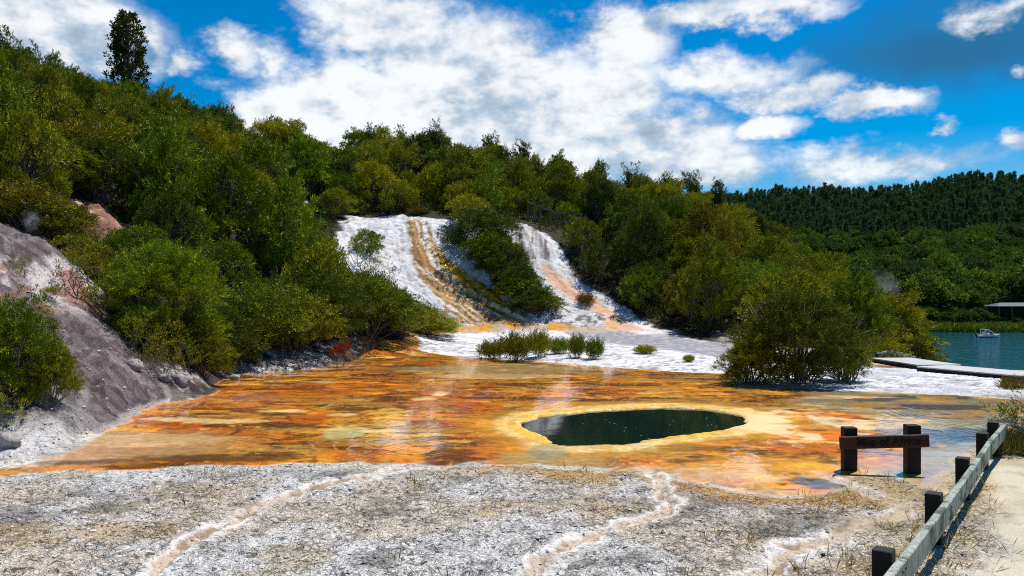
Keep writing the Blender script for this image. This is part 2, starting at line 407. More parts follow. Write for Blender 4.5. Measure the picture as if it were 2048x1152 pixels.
col = mix(col, mix(mix(np.zeros_like(col)+(.20, .165, .145), (.50, .46, .43), sstep(.5, .6, n_c)), (.05, .04, .035), sstep(.52, .64, n_b)), lw)
rp = np.zeros_like(col)+(.24, .13, .09); rp = mix(rp, (.42, .28, .22), sstep(.5, .62, n_c)); rp = mix(rp, (.10, .055, .04), sstep(.55, .65, n_b))
col = mix(col, rp, sstep(-.3, .2, m['red']))
# white terrace, mound, stained streams
te = np.zeros_like(col)+(.62, .62, .63)
ux = x-flow_x(y)*.75; uf = x-flow_x(y); rillc = fbm(ux*2.4+.35*np.sin(y*.7), y*.25, 24, 4)
te = mix(te, (.45, .44, .46), sstep(.54, .68, rillc)*.3*sstep(42, 45, y))
te = mix(te, (.30, .28, .27), sstep(.60, .68, fbm(x*3.2, y*2.4, 63, 4))*.6)
te = mix(te, (.52, .47, .42), sstep(.55, .68, n_b)*.5)
te = mix(te, (.22, .21, .22), sstep(.90, .97, ridge(fbm(ux*2.2, y*1.5, 68, 4)))*.5*sstep(40, 44, y))
te = mix(te, (.20, .19, .20), sstep(.86, .96, ridge(fbm(x*1.1, y*2.4, 69, 4)))*.85*(1-sstep(38, 42, y)))
wt = sstep(-.25, .15, m['terr']); col = mix(col, te, wt)
col = mix(col, mix(np.zeros_like(col)+(.21, .20, .225), (.34, .33, .35), sstep(.5, .65, n_c)), sstep(-.5, .3, m['purp'])*.92*wt)
col = mix(col, mix(np.zeros_like(col)+(.60, .33, .20), (.60, .30, .06), sstep(.5, .62, n_b)), sstep(-.25, .15, m['peach'])*.85)
col = mix(col, mix(np.zeros_like(col)+(.50, .46, .44), (.09, .07, .07), sstep(.46, .58, fbm(x*3.2, y*.5, 64, 4))), sstep(-.3, .2, m['dark'])*.9)
col = mix(col, mix(np.zeros_like(col)+(.55, .54, .54), (.13, .12, .115), sstep(.52, .60, fbm(x*2.6, y*2.6, 65, 4))), sstep(-.3, .2, m['ledge'])*.85)
st1 = fbm(uf*2.3, y*.22, 66, 4); st2 = fbm(uf*4.5, y*.5, 67, 4)
fbc = np.zeros_like(col)+(.25, .125, .035); fbc = mix(fbc, (.70, .67, .62), np.maximum(sstep(.53, .58, st1), sstep(.56, .62, fbm(uf*6, y*.35, 70, 3))*.7)); fbc = mix(fbc, (.44, .22, .03), sstep(.52, .6, st2)*.8)
fbc = mix(fbc, (.07, .045, .02), sstep(.58, .66, fbm(x*5, y*5, 60, 4))*.7)
col = mix(col, fbc, sstep(-.2, .1, m['fb'])*.95)
fgc = np.zeros_like(col)+(.72, .37, .015); fgc = mix(fgc, (.28, .12, .015), sstep(.57, .64, st2)); fgc = mix(fgc, (.72, .62, .42), sstep(.55, .62, st1)*.85); fgc = mix(fgc, (.08, .045, .015), sstep(.55, .62, fbm(x*5, y*5, 60, 4))*.7)
col = mix(col, fgc, sstep(-.2, .1, m['fg'])*.95)
# thin orange stream along the terrace foot
foot = segd(gt([(830,668),(900,660),(1000,657),(1100,658),(1200,661)]), x, y+.5*(n_b-.5), False)
col = mix(col, mix(np.zeros_like(col)+(.55, .26, .05), (.42, .33, .24), sstep(.45, .6, n_b)), (1-sstep(.3, .8, foot)))
wet = np.maximum(wet, sstep(-.1, .3, m['fg'])*.5)
# orange basin of microbial mats
wbas = sstep(-.06, .08, m['basin'])
ba = np.zeros_like(col)+(.50, .150, .006)
lefty = sstep(3.0, -5.0, x+.12*(y-15)); back = sstep(15, 22, y)
ba = mix(ba, (.40, .085, .004), np.clip(sstep(.46, .66, .6*n_a+.4*n_b+.06*lefty+.03*back)*(.45+.4*lefty), 0, 1))
ba = mix(ba, (.58, .25, .010), sstep(.48, .60, fbm(x*.7+9, y*.7, 71, 4)+.10*(1-lefty))*.85)
ba = mix(ba, (.22, .075, .008), sstep(.52, .64, n_b)*.75)
ba = mix(ba, (.30, .20, .05), sstep(.54, .64, fbm(x*.5-20, y*.8, 72, 4)+.08*sstep(15, 11, y))*.7)
ba = mix(ba, (.07, .022, .004), sstep(.56, .68, fbm(x*1.1, y*2.2, 73, 5))*.85)
ba = mix(ba, (.05, .018, .004), sstep(.60, .66, ridge(fbm(x*.9+5, y*1.6, 79, 5))-.32)*.7)
ba = mix(ba, (.62, .40, .09), sstep(.66, .72, fbm(x*.8+50, y*1.5, 74, 5))*.75)
n = fbm(x*.55, y*.55, 34, 3)*14; fr = n-np.floor(n)
ba = mix(ba, (.66, .48, .20), sstep(.86, .97, fr)*sstep(.48, .62, n_b)*.55)
ba = mix(ba, ba*.45, sstep(.60, .72, n_e)*.7)
def blob(px, py, rx, ry, wob=.5):
    c = G0(px, py); xa = G0(px+rx, py)[0]-c[0]; yb = (G0(px, py-ry)[1]-G0(px, py+ry)[1])/2
    return 1-np.hypot((x-c[0]+(n_b-.5)*xa*wob*2)/xa, (y-c[1]+(n_c-.5)*yb*wob*2)/yb)
ba = mix(ba, (.40, .38, .19), sstep(-.05, .2, blob(690, 864, 56, 12, .4))*.9)
for a in ((430,842,130,6),(330,838,70,5),(690,830,40,4),(885,787,22,6),(845,798,30,4),(770,862,60,4),(560,822,60,3),(650,764,30,3)): ba = mix(ba, (.66, .52, .30), sstep(-.1, .5, blob(*a, .6))*.75)
ba = mix(ba, (.36, .235, .15), sstep(-.3, .4, blob(190, 890, 260, 32, .3))*.85)
ba = mix(ba, (.50, .36, .20), sstep(-.2, .4, blob(330, 880, 190, 14, .4))*.7)
for a in ((400,917,200,9),(130,925,90,5)): ba = mix(ba, (.06, .022, .006), sstep(-.1, .4, blob(*a, .4))*.85)
ba = mix(ba, (.34, .26, .17), sstep(-.1, .4, blob(1010, 738, 260, 10, .4))*.75)
ba = mix(ba, (.60, .42, .27), sstep(-.1, .4, blob(1000, 752, 150, 5, .4))*.75)
for a in ((560,800,200,25),(700,775,260,14),(900,810,140,12),(1010,880,110,16)): ba = mix(ba, (.36, .070, .004), sstep(-.1, .8, blob(*a, .9))*.45)
ba = mix(ba, (.33, .26, .13), sstep(-.2, .3, blob(1110, 918, 130, 22, .5))*.8)
ba = mix(ba, (.30, .23, .11), sstep(-.2, .3, blob(1320, 945, 220, 16, .5))*.6)
ba = mix(ba, (.62, .30, .03), sstep(-.2, .4, blob(1560, 930, 220, 30, .6))*.6)
# right: grey green wet flats mirroring the sky
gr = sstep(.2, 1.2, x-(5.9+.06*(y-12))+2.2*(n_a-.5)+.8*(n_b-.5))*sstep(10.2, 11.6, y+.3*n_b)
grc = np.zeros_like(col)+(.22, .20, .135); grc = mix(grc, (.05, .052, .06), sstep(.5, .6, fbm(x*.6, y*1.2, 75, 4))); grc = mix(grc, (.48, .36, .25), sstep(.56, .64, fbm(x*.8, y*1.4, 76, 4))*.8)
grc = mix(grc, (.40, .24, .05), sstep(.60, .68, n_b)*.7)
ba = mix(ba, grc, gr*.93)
pud = np.maximum(sstep(-.2, .3, blob(1630, 966, 55, 15, .5)), np.maximum(sstep(-.2, .3, blob(1240, 893, 130, 8, .7))*.8, sstep(-.1, .3, blob(1830, 872, 190, 14, .6))))
ba = mix(ba, (.03, .032, .038), pud*.9)
ba = np.clip(ba*np.array([1.24, 1.07, .8]), 0, .85)
# spring collar
sp = m['spring']
ba = mix(ba, (.56, .26, .02), sstep(-1.5, -.7, sp)*.6)
ba = mix(ba, (.68, .52, .20), sstep(-.75, -.45, sp+.35*(n_b-.5))*(.35+.65*sstep(.4, .6, n_c)))
ba = mix(ba, (.64, .36, .018), sstep(-.38, -.12, sp+.45*(n_c-.5)+.5*(n_b-.5))*.85)
ba = mix(ba, (.34, .15, .012), sstep(.54, .64, n_c)*sstep(-.9, -.2, sp)*.55)
ba = mix(ba, (.68, .56, .26), sstep(-.11, -.05, sp)*.6*sstep(.42, .56, n_c))
fan = sstep(-.3, .5, blob(1600, 850, 170, 34, .5))
ba = mix(ba, (.66, .50, .28), fan*sstep(.45, .58, fbm(x*1.6, y*1.6, 77, 4))*.8)
ba = mix(ba, (.30, .24, .12), sstep(-.3, .3, blob(1095, 905, 40, 16, .4))*.85)
ba = mix(ba, (.02, .035, .03), sstep(.0, .12, sp))
col = mix(col, ba, wbas)
crack *= 1-wbas
wet = np.maximum(wet*(1-wbas), wbas*(.86+.14*sstep(.42, .58, fbm(x*.6+33, y*.9, 78, 4))))
wet = np.clip(wet-wbas*(1-gr)*fan*.5-wbas*sstep(-.9, -.3, sp)*(1-sstep(-.05, .0, sp))*.45, 0, 1)
wet = np.maximum(wet, pud*wbas)
# shore rim of the basin, white crust
rim = (1-sstep(.0, .25, np.abs(m['basin']+.12)))*(y < 14)
col = mix(col, (.72, .68, .58), rim*.7*sstep(.42, .55, n_b))
col = mix(col, (.45, .25, .05), (1-sstep(.15, .45, np.abs(m['basin']+.45+.5*(n_b-.5))))*(y < 13)*sstep(-1.5, .5, x)*.75)
# dry rivulets
ch = m['chan']; nearc = (1-sstep(.1, .4, m['basin']))*(y < 13)*(1-wbk)
col = mix(col, (.70, .67, .62), nearc*(1-sstep(.09, .22, ch))*.85*sstep(.36, .5, n_b))
col = mix(col, mix(np.zeros_like(col)+(.50, .40, .30), (.30, .22, .15), sstep(.52, .62, n_c)), nearc*(1-sstep(.05, .11, ch)))
crack *= 1-nearc*(1-sstep(.1, .22, ch))*.8
# sandy path
pa = np.zeros_like(col)+(.36, .32, .22); pa = mix(pa, (.47, .43, .32), sstep(.45, .6, n_a)); pa = mix(pa, (.30, .25, .16), sstep(.60, .72, n_c)*.5)
wpa = sstep(-.25, .25, m['path'])*(y < 13.5)
verge = (1-sstep(.2, .9, np.abs(m['path']+.6)))*(y < 14)*sstep(1, 2, x)
col = mix(col, (.42, .34, .20), verge*.6)
col = mix(col, pa, wpa); crack *= 1-wpa; wet *= 1-wpa
col = np.clip(col, 0, .85)

nr, nc = x.shape
idx = np.arange(nr*nc).reshape(nr, nc)
Q = np.stack([idx[:-1,:-1], idx[:-1,1:], idx[1:,1:], idx[1:,:-1]], -1).reshape(-1, 4)
V = np.stack([x, y, ZZ], -1).reshape(-1, 3)

mg, nt = newmat('ground')
co = N(nt, 'ShaderNodeTexCoord').outputs['Object']
ca = N(nt, 'ShaderNodeAttribute', attribute_name='pigment').outputs['Color']
ma = N(nt, 'ShaderNodeSeparateColor', i_Color=N(nt, 'ShaderNodeAttribute', attribute_name='traits').outputs['Color'])
a_wet, a_crack, a_bump = ma.outputs[0], ma.outputs[1], ma.outputs[2]
wv = V_(nt, 'ADD', co, V_(nt, 'MULTIPLY', V_(nt, 'SUBTRACT', noise(nt, co, 7, 3, .6, 1), (.5,.5,.5)), (.16,.16,.16)))
v1 = N(nt, 'ShaderNodeTexVoronoi', feature='DISTANCE_TO_EDGE', i_Vector=wv, i_Scale=8.5).outputs['Distance']
v2 = N(nt, 'ShaderNodeTexVoronoi', feature='DISTANCE_TO_EDGE', i_Vector=wv, i_Scale=21).outputs['Distance']
gate = ramp(nt, noise(nt, co, 2.3, 4, .6), .36, .62)
pit = M_(nt, 'SUBTRACT', 1.0, ramp(nt, noise(nt, V_(nt, 'MULTIPLY', wv, (1,1.15,1)), 13, 6, .68), .385, .44))
c1 = M_(nt, 'MAXIMUM', M_(nt, 'MULTIPLY', M_(nt, 'SUBTRACT', 1.0, ramp(nt, v1, .0, .12)), M_(nt, 'MULTIPLY', gate, .75)), pit)
c2 = M_(nt, 'MULTIPLY', M_(nt, 'SUBTRACT', 1.0, ramp(nt, v2, .0, .14)), .35)
ck = M_(nt, 'MULTIPLY', M_(nt, 'MAXIMUM', c1, c2), a_crack)
nf = noise(nt, co, 38, 5, .65); nm = noise(nt, co, 9, 5, .6)
mott = M_(nt, 'MULTIPLY_ADD', nf, .9, .55)
c = mixc(nt, 1.0, ca, N(nt, 'ShaderNodeCombineColor', i_0=mott, i_1=mott, i_2=mott).outputs[0], 'MULTIPLY')
sk = noise(nt, V_(nt, 'MULTIPLY', co, (1,1.8,1)), 5.5, 8, .72)
skm = M_(nt, 'MULTIPLY_ADD', M_(nt, 'MULTIPLY', M_(nt, 'SUBTRACT', sk, .47), 1.8), a_wet, 1.0)
skm = M_(nt, 'MINIMUM', M_(nt, 'MAXIMUM', skm, .30), 1.35)
c = mixc(nt, 1.0, c, N(nt, 'ShaderNodeCombineColor', i_0=skm, i_1=M_(nt, 'POWER', skm, 1.25), i_2=M_(nt, 'POWER', skm, 1.3)).outputs[0], 'MULTIPLY')
spk = ramp(nt, noise(nt, co, 22, 6, .7), .57, .66)
c = mixc(nt, M_(nt, 'MULTIPLY', spk, M_(nt, 'MULTIPLY_ADD', a_crack, .42, .14)), c, (.055, .045, .035))
c = mixc(nt, M_(nt, 'MULTIPLY', ck, .85), c, (.045, .04, .035))
hgt = M_(nt, 'ADD', M_(nt, 'MULTIPLY', nm, 1.0), M_(nt, 'SUBTRACT', M_(nt, 'MULTIPLY', nf, .5), M_(nt, 'MULTIPLY', ck, .9)))
bmp = N(nt, 'ShaderNodeBump', i_Strength=a_bump, i_Distance=.035, i_Height=hgt)
rgh = M_(nt, 'MULTIPLY_ADD', a_wet, -.4, .9)
rgh = M_(nt, 'ADD', rgh, M_(nt, 'MULTIPLY', M_(nt, 'SUBTRACT', noise(nt, co, 3.5, 5, .65), .45), M_(nt, 'MULTIPLY', a_wet, .5)), clamp=True)
rgh = M_(nt, 'MAXIMUM', rgh, .06)
p = N(nt, 'ShaderNodeBsdfPrincipled', i_Base_Color=c, i_Roughness=rgh, i_IOR=1.36, i_Normal=bmp.outputs[0])
p.inputs['Specular IOR Level'].default_value = .15
film = M_(nt, 'MULTIPLY', ramp(nt, a_wet, .35, .9), ramp(nt, noise(nt, V_(nt, 'MULTIPLY', co, (1,1.6,1)), .8, 5, .6), .30, .50))
nt.links.new(M_(nt, 'MAXIMUM', film, ramp(nt, a_wet, .97, 1.0)), p.inputs['Coat Weight'])
p.inputs['Coat IOR'].default_value = 1.36; p.inputs['Coat Roughness'].default_value = .035
fb_ = N(nt, 'ShaderNodeBump', i_Strength=.012, i_Distance=.03, i_Height=noise(nt, co, 14, 3, .5)); nt.links.new(fb_.outputs[0], p.inputs['Coat Normal'])
N(nt, 'ShaderNodeOutputMaterial', i_Surface=p.outputs[0])
me = arrmesh('ground', V, Q, mg, True)
def vcol(me, name, arr):
    a = me.attributes.new(name, 'FLOAT_COLOR', 'POINT')
    a.data.foreach_set('color', np.concatenate([arr, np.ones(arr.shape[:-1]+(1,))], -1).astype(np.float32).ravel())
vcol(me, 'pigment', col)
bump = np.clip(.95-.55*wbas-.35*wpa+.05*gr*wbas, .04, 1)
vcol(me, 'traits', np.stack([wet, crack, bump], -1))
ground = link(bpy.data.objects.new('ground', me)); props(ground, kind='structure')
def Hs(px, y): return float(height(np.array([px]), np.array([y]), None, False)[0])
HG = dict(z=height(GX, GY, None, False))
def hz(x, y):
    fx = np.clip((np.asarray(x)-gx[0])/.5, 0, len(gx)-1.001); fy = np.clip((np.asarray(y)-gy[0])/.5, 0, len(gy)-1.001)
    ix = fx.astype(int); iy = fy.astype(int); fx = fx-ix; fy = fy-iy; A = HG['z']
    return (A[iy,ix]*(1-fx)+A[iy,ix+1]*fx)*(1-fy)+(A[iy+1,ix]*(1-fx)+A[iy+1,ix+1]*fx)*fy

# apron behind and beside the camera so the land goes on
mb = MB(); mb.add([(-60,-60,-.6),(60,-60,-.6),(60,1.5,-.6),(-60,1.5,-.6)], [(0,1,2,3)])
props(mb.build('ground', rough_mat('outer_ground', (.3,.27,.22), (.5,.46,.4), .6, .9, .4)), kind='structure')

# ------------------------------------------------------------------ water
def water_mat(name, base, scale, strength, rough, stretch=(1,1,1), foam=None, dist=.02):
    m, nt = newmat(name)
    co = N(nt, 'ShaderNodeTexCoord').outputs['Object']; v = V_(nt, 'MULTIPLY', co, stretch)
    n1 = noise(nt, v, scale, 4, .6); n2 = noise(nt, v, scale*.23, 3, .5)
    b = N(nt, 'ShaderNodeBump', i_Strength=strength, i_Distance=dist, i_Height=M_(nt, 'ADD', n1, M_(nt, 'MULTIPLY', n2, 1.5)))
    c = base
    if foam:
        vv = N(nt, 'ShaderNodeTexVoronoi', i_Vector=co, i_Scale=foam).outputs['Distance']
        c = mixc(nt, M_(nt, 'MULTIPLY', M_(nt, 'SUBTRACT', 1.0, ramp(nt, vv, .05, .11)), ramp(nt, noise(nt, co, 1.1, 3), .42, .62)), (*base, 1), (.6, .64, .6, 1))
    else: c = (*base, 1)
    p = N(nt, 'ShaderNodeBsdfPrincipled', i_Base_Color=c, i_Roughness=rough, i_IOR=1.333, i_Normal=b.outputs[0])
    N(nt, 'ShaderNodeOutputMaterial', i_Surface=p.outputs[0]); return m
cs = np.array(SPRING); cen = cs.mean(0)
pts = [tuple((q-cen)*1.06+cen)+(-.035,) for q in cs]
mb = MB(); mb.add(pts, [tuple(range(len(pts)))])
props(mb.build('water', water_mat('spring_water', (.003, .013, .011), 7, .05, .03, foam=5.5)), kind='structure')
LAKE = -5.6
mb = MB(); mb.add([(-200,20,LAKE),(900,20,LAKE),(900,900,LAKE),(-200,900,LAKE)], [(0,1,2,3)])
props(mb.build('lake', water_mat('lake_water', (.004, .055, .062), .9, .9, .06, (1,.6,1), dist=.3)), kind='structure')

# ------------------------------------------------------------------ far hills
def tab(xs, xp, fp): return np.interp(xs, xp, fp)
RIDGE = ([-400, 900, 1300, 1480, 1560, 1650, 1750, 1850, 1950, 2010, 2060, 2300, 3000], [500, 470, 440, 428, 416, 412, 416, 404, 391, 391, 398, 410, 450])
def far_z(x, y):
    px = CX+F*x/y
    zr = CAM_H+(HY-tab(px, *RIDGE))/F*620
    t = [185, 198, 230, 290, 380, 430, 520, 620, 760, 1100]
    k = [0, .02, .05, .15, .335, .45, .72, 1, .95, .5]
    z = LAKE-1+(zr-LAKE)*np.interp(y, t, k)
    return z+sstep(200, 260, y)*(5*(fbm(x*.02, y*.02, 81, 3)-.5))+.8*(fbm(x*.12, y*.12, 82, 3)-.5)
fy = np.concatenate([np.arange(178, 240, 2.5), np.arange(240, 640, 6), np.arange(640, 1100, 25)]); fu = np.linspace(-.9, 1.6, 260)
FU, FY = np.meshgrid(fu, fy); FX = FU*FY; FZ = far_z(FX, FY)
FZ[0, :] = LAKE-2
ii = np.arange(FX.size).reshape(FX.shape)
me = arrmesh('hills', np.stack([FX, FY, FZ], -1).reshape(-1, 3), np.stack([ii[:-1,:-1], ii[:-1,1:], ii[1:,1:], ii[1:,:-1]], -1).reshape(-1, 4),
             rough_mat('forest_floor', (.012,.022,.010), (.025,.038,.014), .3, .95, .6, dist=.5), True)
props(link(bpy.data.objects.new('hills', me)), kind='structure')

# ------------------------------------------------------------------ foliage generators
def leaves(rng, anchors, dirs, L, nl, ll, lw, spread, curve=None, tone_spray=.85, droop=0):
    S = len(anchors)
    L = np.broadcast_to(np.asarray(L, float), (S,))
    t = rng.rand(S, nl, 1)**.8
    d = dirs[:, None, :]
    pos = anchors[:, None, :]+d*L[:, None, None]*t
    if curve is not None: pos = pos+np.asarray(curve)*L[:, None, None]*t**2
    off = rng.randn(S, nl, 3); pos = pos+off*spread*(1.05-.65*t)
    o = d*.9+off*.45+rng.randn(S, nl, 3)*.35+np.array([0, 0, .15-droop])
    o /= np.linalg.norm(o, axis=-1, keepdims=True)+1e-9
    w = np.cross(o, rng.randn(S, nl, 3)); w /= np.linalg.norm(w, axis=-1, keepdims=True)+1e-9
    sz = (.6+.8*rng.rand(S, nl, 1))
    a = pos; b = pos+o*ll*sz*.45+w*lw*sz*.5; c_ = pos+o*ll*sz; e = pos+o*ll*sz*.45-w*lw*sz*.5
    Vv = np.stack([a, b, c_, e], 2).reshape(-1, 3)
    tone = np.clip(.5+(rng.rand(S, 1, 1)-.5)*tone_spray+(rng.rand(S, nl, 1)-.5)*.45, 0, 1)
    tone = np.repeat(tone[..., 0], 4, axis=1).ravel()
    return Vv, tone
def quads(n): return np.arange(n).reshape(-1, 4)
def lump_sprays(rng, lumps, per, wind=(.2,0,0), upb=.35, low=-.35, jit=.3):
    A = []; D = []
    for (c, rx, rz) in lumps:
        k = int(per*(.8+.4*rng.rand()))
        v = rng.randn(k*2, 3); v /= np.linalg.norm(v, axis=1, keepdims=True); v = v[v[:, 2] > low][:k]
        rad = (.55+.45*rng.rand(len(v), 1)**.5)
        A.append(np.array(c)+v*np.array([rx, rx, rz])*rad)
        d = v*.9+np.array([0, 0, upb])+np.array(wind)+rng.randn(len(v), 3)*jit
        D.append(d/np.linalg.norm(d, axis=1, keepdims=True))
    return np.concatenate(A), np.concatenate(D)
def stems(rng, lumps, base_r, n=6, rad=.05, fork=True, mb=None):
    mb = mb or MB()
    for (c, rx, rz) in lumps:
        a = rng.rand()*6.28; b0 = Vector((math.cos(a)*base_r*rng.rand(), math.sin(a)*base_r*rng.rand(), -.25)); c = Vector(c)
        mid = b0.lerp(c, .5)+Vector((rng.randn()*.12, rng.randn()*.12, c.z*.10)); q = b0.lerp(mid, .5)+Vector((rng.randn()*.05, rng.randn()*.05, 0))
        r0 = rad*(.6+.6*rng.rand())
        mb.tube([b0, q, mid, mid.lerp(c, .6)+Vector((rng.randn()*.08, rng.randn()*.08, 0)), c], [r0, r0*.85, r0*.65, r0*.45, r0*.2], n)
        if fork:
            for k in range(3):
                e = c+Vector((rng.randn()*rx*.6, rng.randn()*rx*.6, rz*(.2+.6*rng.rand())))
                s = mid.lerp(c, rng.rand()*.8); mb.tube([s, s.lerp(e, .5)+Vector((0, 0, -.04)), e], [r0*.45, r0*.3, r0*.1], 4)
    return mb
KIND = {}
def make_scrub(key, seed, H, Rr, nl, per, nleaf, ll, lw, lr=(.6, .95), flat=.5, wind=(.18, 0, .0), spr=.45, sprd=.10, shape='dome', bark='bark', upb=.35, low=-.35, base=.25, stemrad=.05, zlo=.5, leaders=0):
    rng = rs(seed); L = []
    for i in range(nl):
        r = Rr*math.sqrt((i+.3)/nl)*(.9+.2*rng.rand()); a = i*2.4+rng.rand()*.7
        if shape == 'dome': z = H*(zlo+(.92-zlo)*(1-(r/Rr)**2*.85))
        elif shape == 'flat': z = H*(.74+.12*rng.rand())
        elif shape == 'tuft': z = H*(.14+.62*rng.rand()*(1-r/Rr*.6))
        else: z = H*(.35+.5*rng.rand()*(1-r/Rr*.6))
        rx = lr[0]+(lr[1]-lr[0])*rng.rand()
        L.append(((r*math.cos(a)+wind[0]*z*.25, r*math.sin(a), z+rng.randn()*.07*H), rx, rx*flat))
    if shape == 'dome':   # skirts lower down
        for i in range(max(3, nl//2)):
            a = i*2.1+rng.rand(); r = Rr*(.75+.3*rng.rand()); rx = lr[0]*(.7+.3*rng.rand())
            L.append(((r*math.cos(a), r*math.sin(a), H*(.18+.24*rng.rand())), rx, rx*.7))
    A, D = lump_sprays(rng, L, per, wind, upb, low)
    Ls = spr*(.6+.8*rng.rand(len(A)))
    if leaders:
        top = [l for l in L if l[0][2] > H*.5]; q = rng.randint(len(top), size=leaders)
        A2 = np.array([top[k][0] for k in q])+rng.randn(leaders, 3)*np.array([.25, .25, .1])+np.array([0, 0, .15]); D2 = rng.randn(leaders, 3)*.38+np.array([wind[0], 0, 1.1])
        D2 /= np.linalg.norm(D2, axis=1, keepdims=True); A = np.concatenate([A, A2]); D = np.concatenate([D, D2]); Ls = np.concatenate([Ls, rng.uniform(.5, 1.0, leaders)*(.5 if H < 2 else 1)])
    Vv, tone = leaves(rng, A, D, Ls, nleaf, ll, lw, sprd, curve=(wind[0]*.5, 0, -.12))
    KIND[key] = (arrmesh(key+'_crown', Vv, quads(len(Vv)), MAT['leaf'], False, tone), stems(rng, L, base, 6, stemrad).mesh(key+'_trunk', MAT[bark], True), H)
# hillside scrub trees
for i in range(4): make_scrub('layered%d' % i, 100+i, 3.6, 1.6, 21, 24, 30, .15, .044, (.40,.66), .5, (.22,.0,0), .42, .075, low=-.1, leaders=16, zlo=.34)
for i in range(3): make_scrub('rounded%d' % i, 120+i, 3.0, 1.45, 22, 22, 30, .115, .038, (.36,.56), .75, (.1,0,0), .32, .08, upb=.45, low=-.15, leaders=12, zlo=.32)
for i in range(3): make_scrub('feathery%d' % i, 140+i, 3.4, 1.4, 18, 19, 38, .18, .032, (.36,.6), .7, (.28,0,0), .72, .05, upb=.75, low=-.1, leaders=30, zlo=.32)
for i in range(2): make_scrub('flat_topped%d' % i, 160+i, 4.0, 1.8, 19, 22, 26, .16, .046, (.42,.7), .4, (.28,0,0), .45, .08, 'flat', 'bark', stemrad=.06, low=-.15, leaders=14)
for i in range(2): make_scrub('low%d' % i, 170+i, 1.8, 1.2, 15, 20, 24, .12, .038, (.32,.5), .7, (.15,0,0), .32, .07, zlo=.4, low=-.2, leaders=10)
# near shrubs, finer leaves
make_scrub('big_round', 201, 3.5, 1.65, 20, 70, 40, .12, .022, (.55,.85), .8, (.12,.0,0), .5, .05, upb=.65, zlo=.42)
make_scrub('near_bank', 202, 2.5, 1.0, 13, 60, 40, .085, .02, (.4,.6), .7, (.1,0,0), .34, .045, upb=.5, zlo=.42, low=-.6)
make_scrub('open_stem', 203, 3.1, 1.85, 26, 62, 40, .10, .022, (.4,.62), .6, (.05,0,0), .42, .05, upb=.55, zlo=.36, base=.7, stemrad=.03, leaders=20)
make_scrub('wispy', 204, 1.2, .5, 7, 26, 30, .075, .015, (.18,.3), .9, (.05,0,0), .3, .03, 'bush', upb=.9, base=.2, stemrad=.015)
make_scrub('twiggy', 205, 1.2, .55, 6, 14, 22, .06, .013, (.16,.26), .9, (.05,0,0), .26, .03, 'bush', upb=.7, base=.15, stemrad=.016)
make_scrub('tuft_shrub', 208, 1.25, .55, 14, 34, 30, .075, .016, (.16,.28), 1.0, (.05,0,0), .34, .035, 'tuft', upb=1.1, base=.25, stemrad=.013, low=-.7)
make_scrub('slope_bush', 206, 3.2, 1.9, 16, 48, 30, .15, .035, (.6,.9), .65, (.2,0,0), .5, .07, upb=.4, zlo=.4)
make_scrub('edge_bush', 207, 2.6, 1.35, 13, 46, 34, .12, .03, (.5,.75), .65, (.2,0,0), .45, .06, upb=.45, zlo=.4)

TINT = {'dark green': (.058,.088,.004), 'mid green': (.115,.165,.004), 'olive green': (.175,.192,.004), 'yellow-green': (.290,.275,.004), 'bronze-green': (.165,.140,.005), 'bright green': (.150,.225,.004)}
def plant(name, key, loc, sc, rz, tint, label, cat, group=None, jit=0):
    cm, tm, H = KIND[key]
    e = empty(name, loc, label, cat, group, rz, sc)
    tr = link(bpy.data.objects.new('trunk' if 'tree' in name else 'stems', tm), e)
    cr = link(bpy.data.objects.new('crown' if 'tree' in name else 'foliage', cm), e)
    c = np.array(TINT[tint] if isinstance(tint, str) else tint)*(1+jit); cr.color = (*[float(v) for v in c], 1)
    return e

# ------------------------------------------------------------------ hillside canopy
LOWX = [-300, 0, 60, 200, 300, 440, 560, 640, 700, 800, 890, 960, 1080, 1110, 1200, 1320, 1470, 1560, 1650, 1720, 1780, 1880, 1960]
LOWD = [24, 25, 25.5, 28, 27, 27.5, 29, 31, 33, 38, 44, 56, 56, 48, 45, 43.2, 38.6, 37.2, 38, 37, 38.5, 43, 60]
RIDX = [-300, 0, 150, 300, 430, 560, 690, 830, 1000, 1150, 1300, 1450, 1560, 1650, 1720, 1800, 1880, 1960]
RIDD = [54, 54, 57, 60, 62, 68, 77, 77, 77, 77, 77, 74, 63, 59, 54, 50, 47, 44]
SKYX = [-50,0,60,130,200,300,340,430,470,510,590,660,700,760,800,860,920,1000,1080,1150,1200,1260,1300,1350,1400,1450,1480,1560,1640,1700,1800,1880,1960]
SKYY = [110,100,125,128,150,185,215,222,240,262,250,268,262,258,268,262,275,295,318,332,352,360,362,380,372,378,415,468,520,560,590,640,690]
CAPX = [540,600,650,690,740,780,860,910]; CAPY = [350,400,500,545,552,582,612,648]
rng = rs(7)
cand = []
yy = 22.0
while yy < 82:
    s = 2.3+.011*(yy-25)
    xx = -.72*yy
    while xx < .56*yy:
        X = xx+rng.uniform(-.45, .45)*s; Y = yy+rng.uniform(-.45, .45)*s; pxx = CX+F*X/Y
        if np.interp(pxx, LOWX, LOWD)+.4 < Y < np.interp(pxx, RIDX, RIDD)+1.5 and -60 < pxx < 1930: cand.append((X, Y))
        xx += s*1.08
    yy += s*.98
cand = np.array(cand)
mm = {k: segd(v, cand[:, 0], cand[:, 1]) for k, v in (('t', TERR), ('b', BANK), ('r', REDP))}
keep = (mm['t'] < np.where(cand[:, 0] > 1.5, -.7, -1.1)) & (mm['b'] < -.8) & (mm['r'] < -1.2)
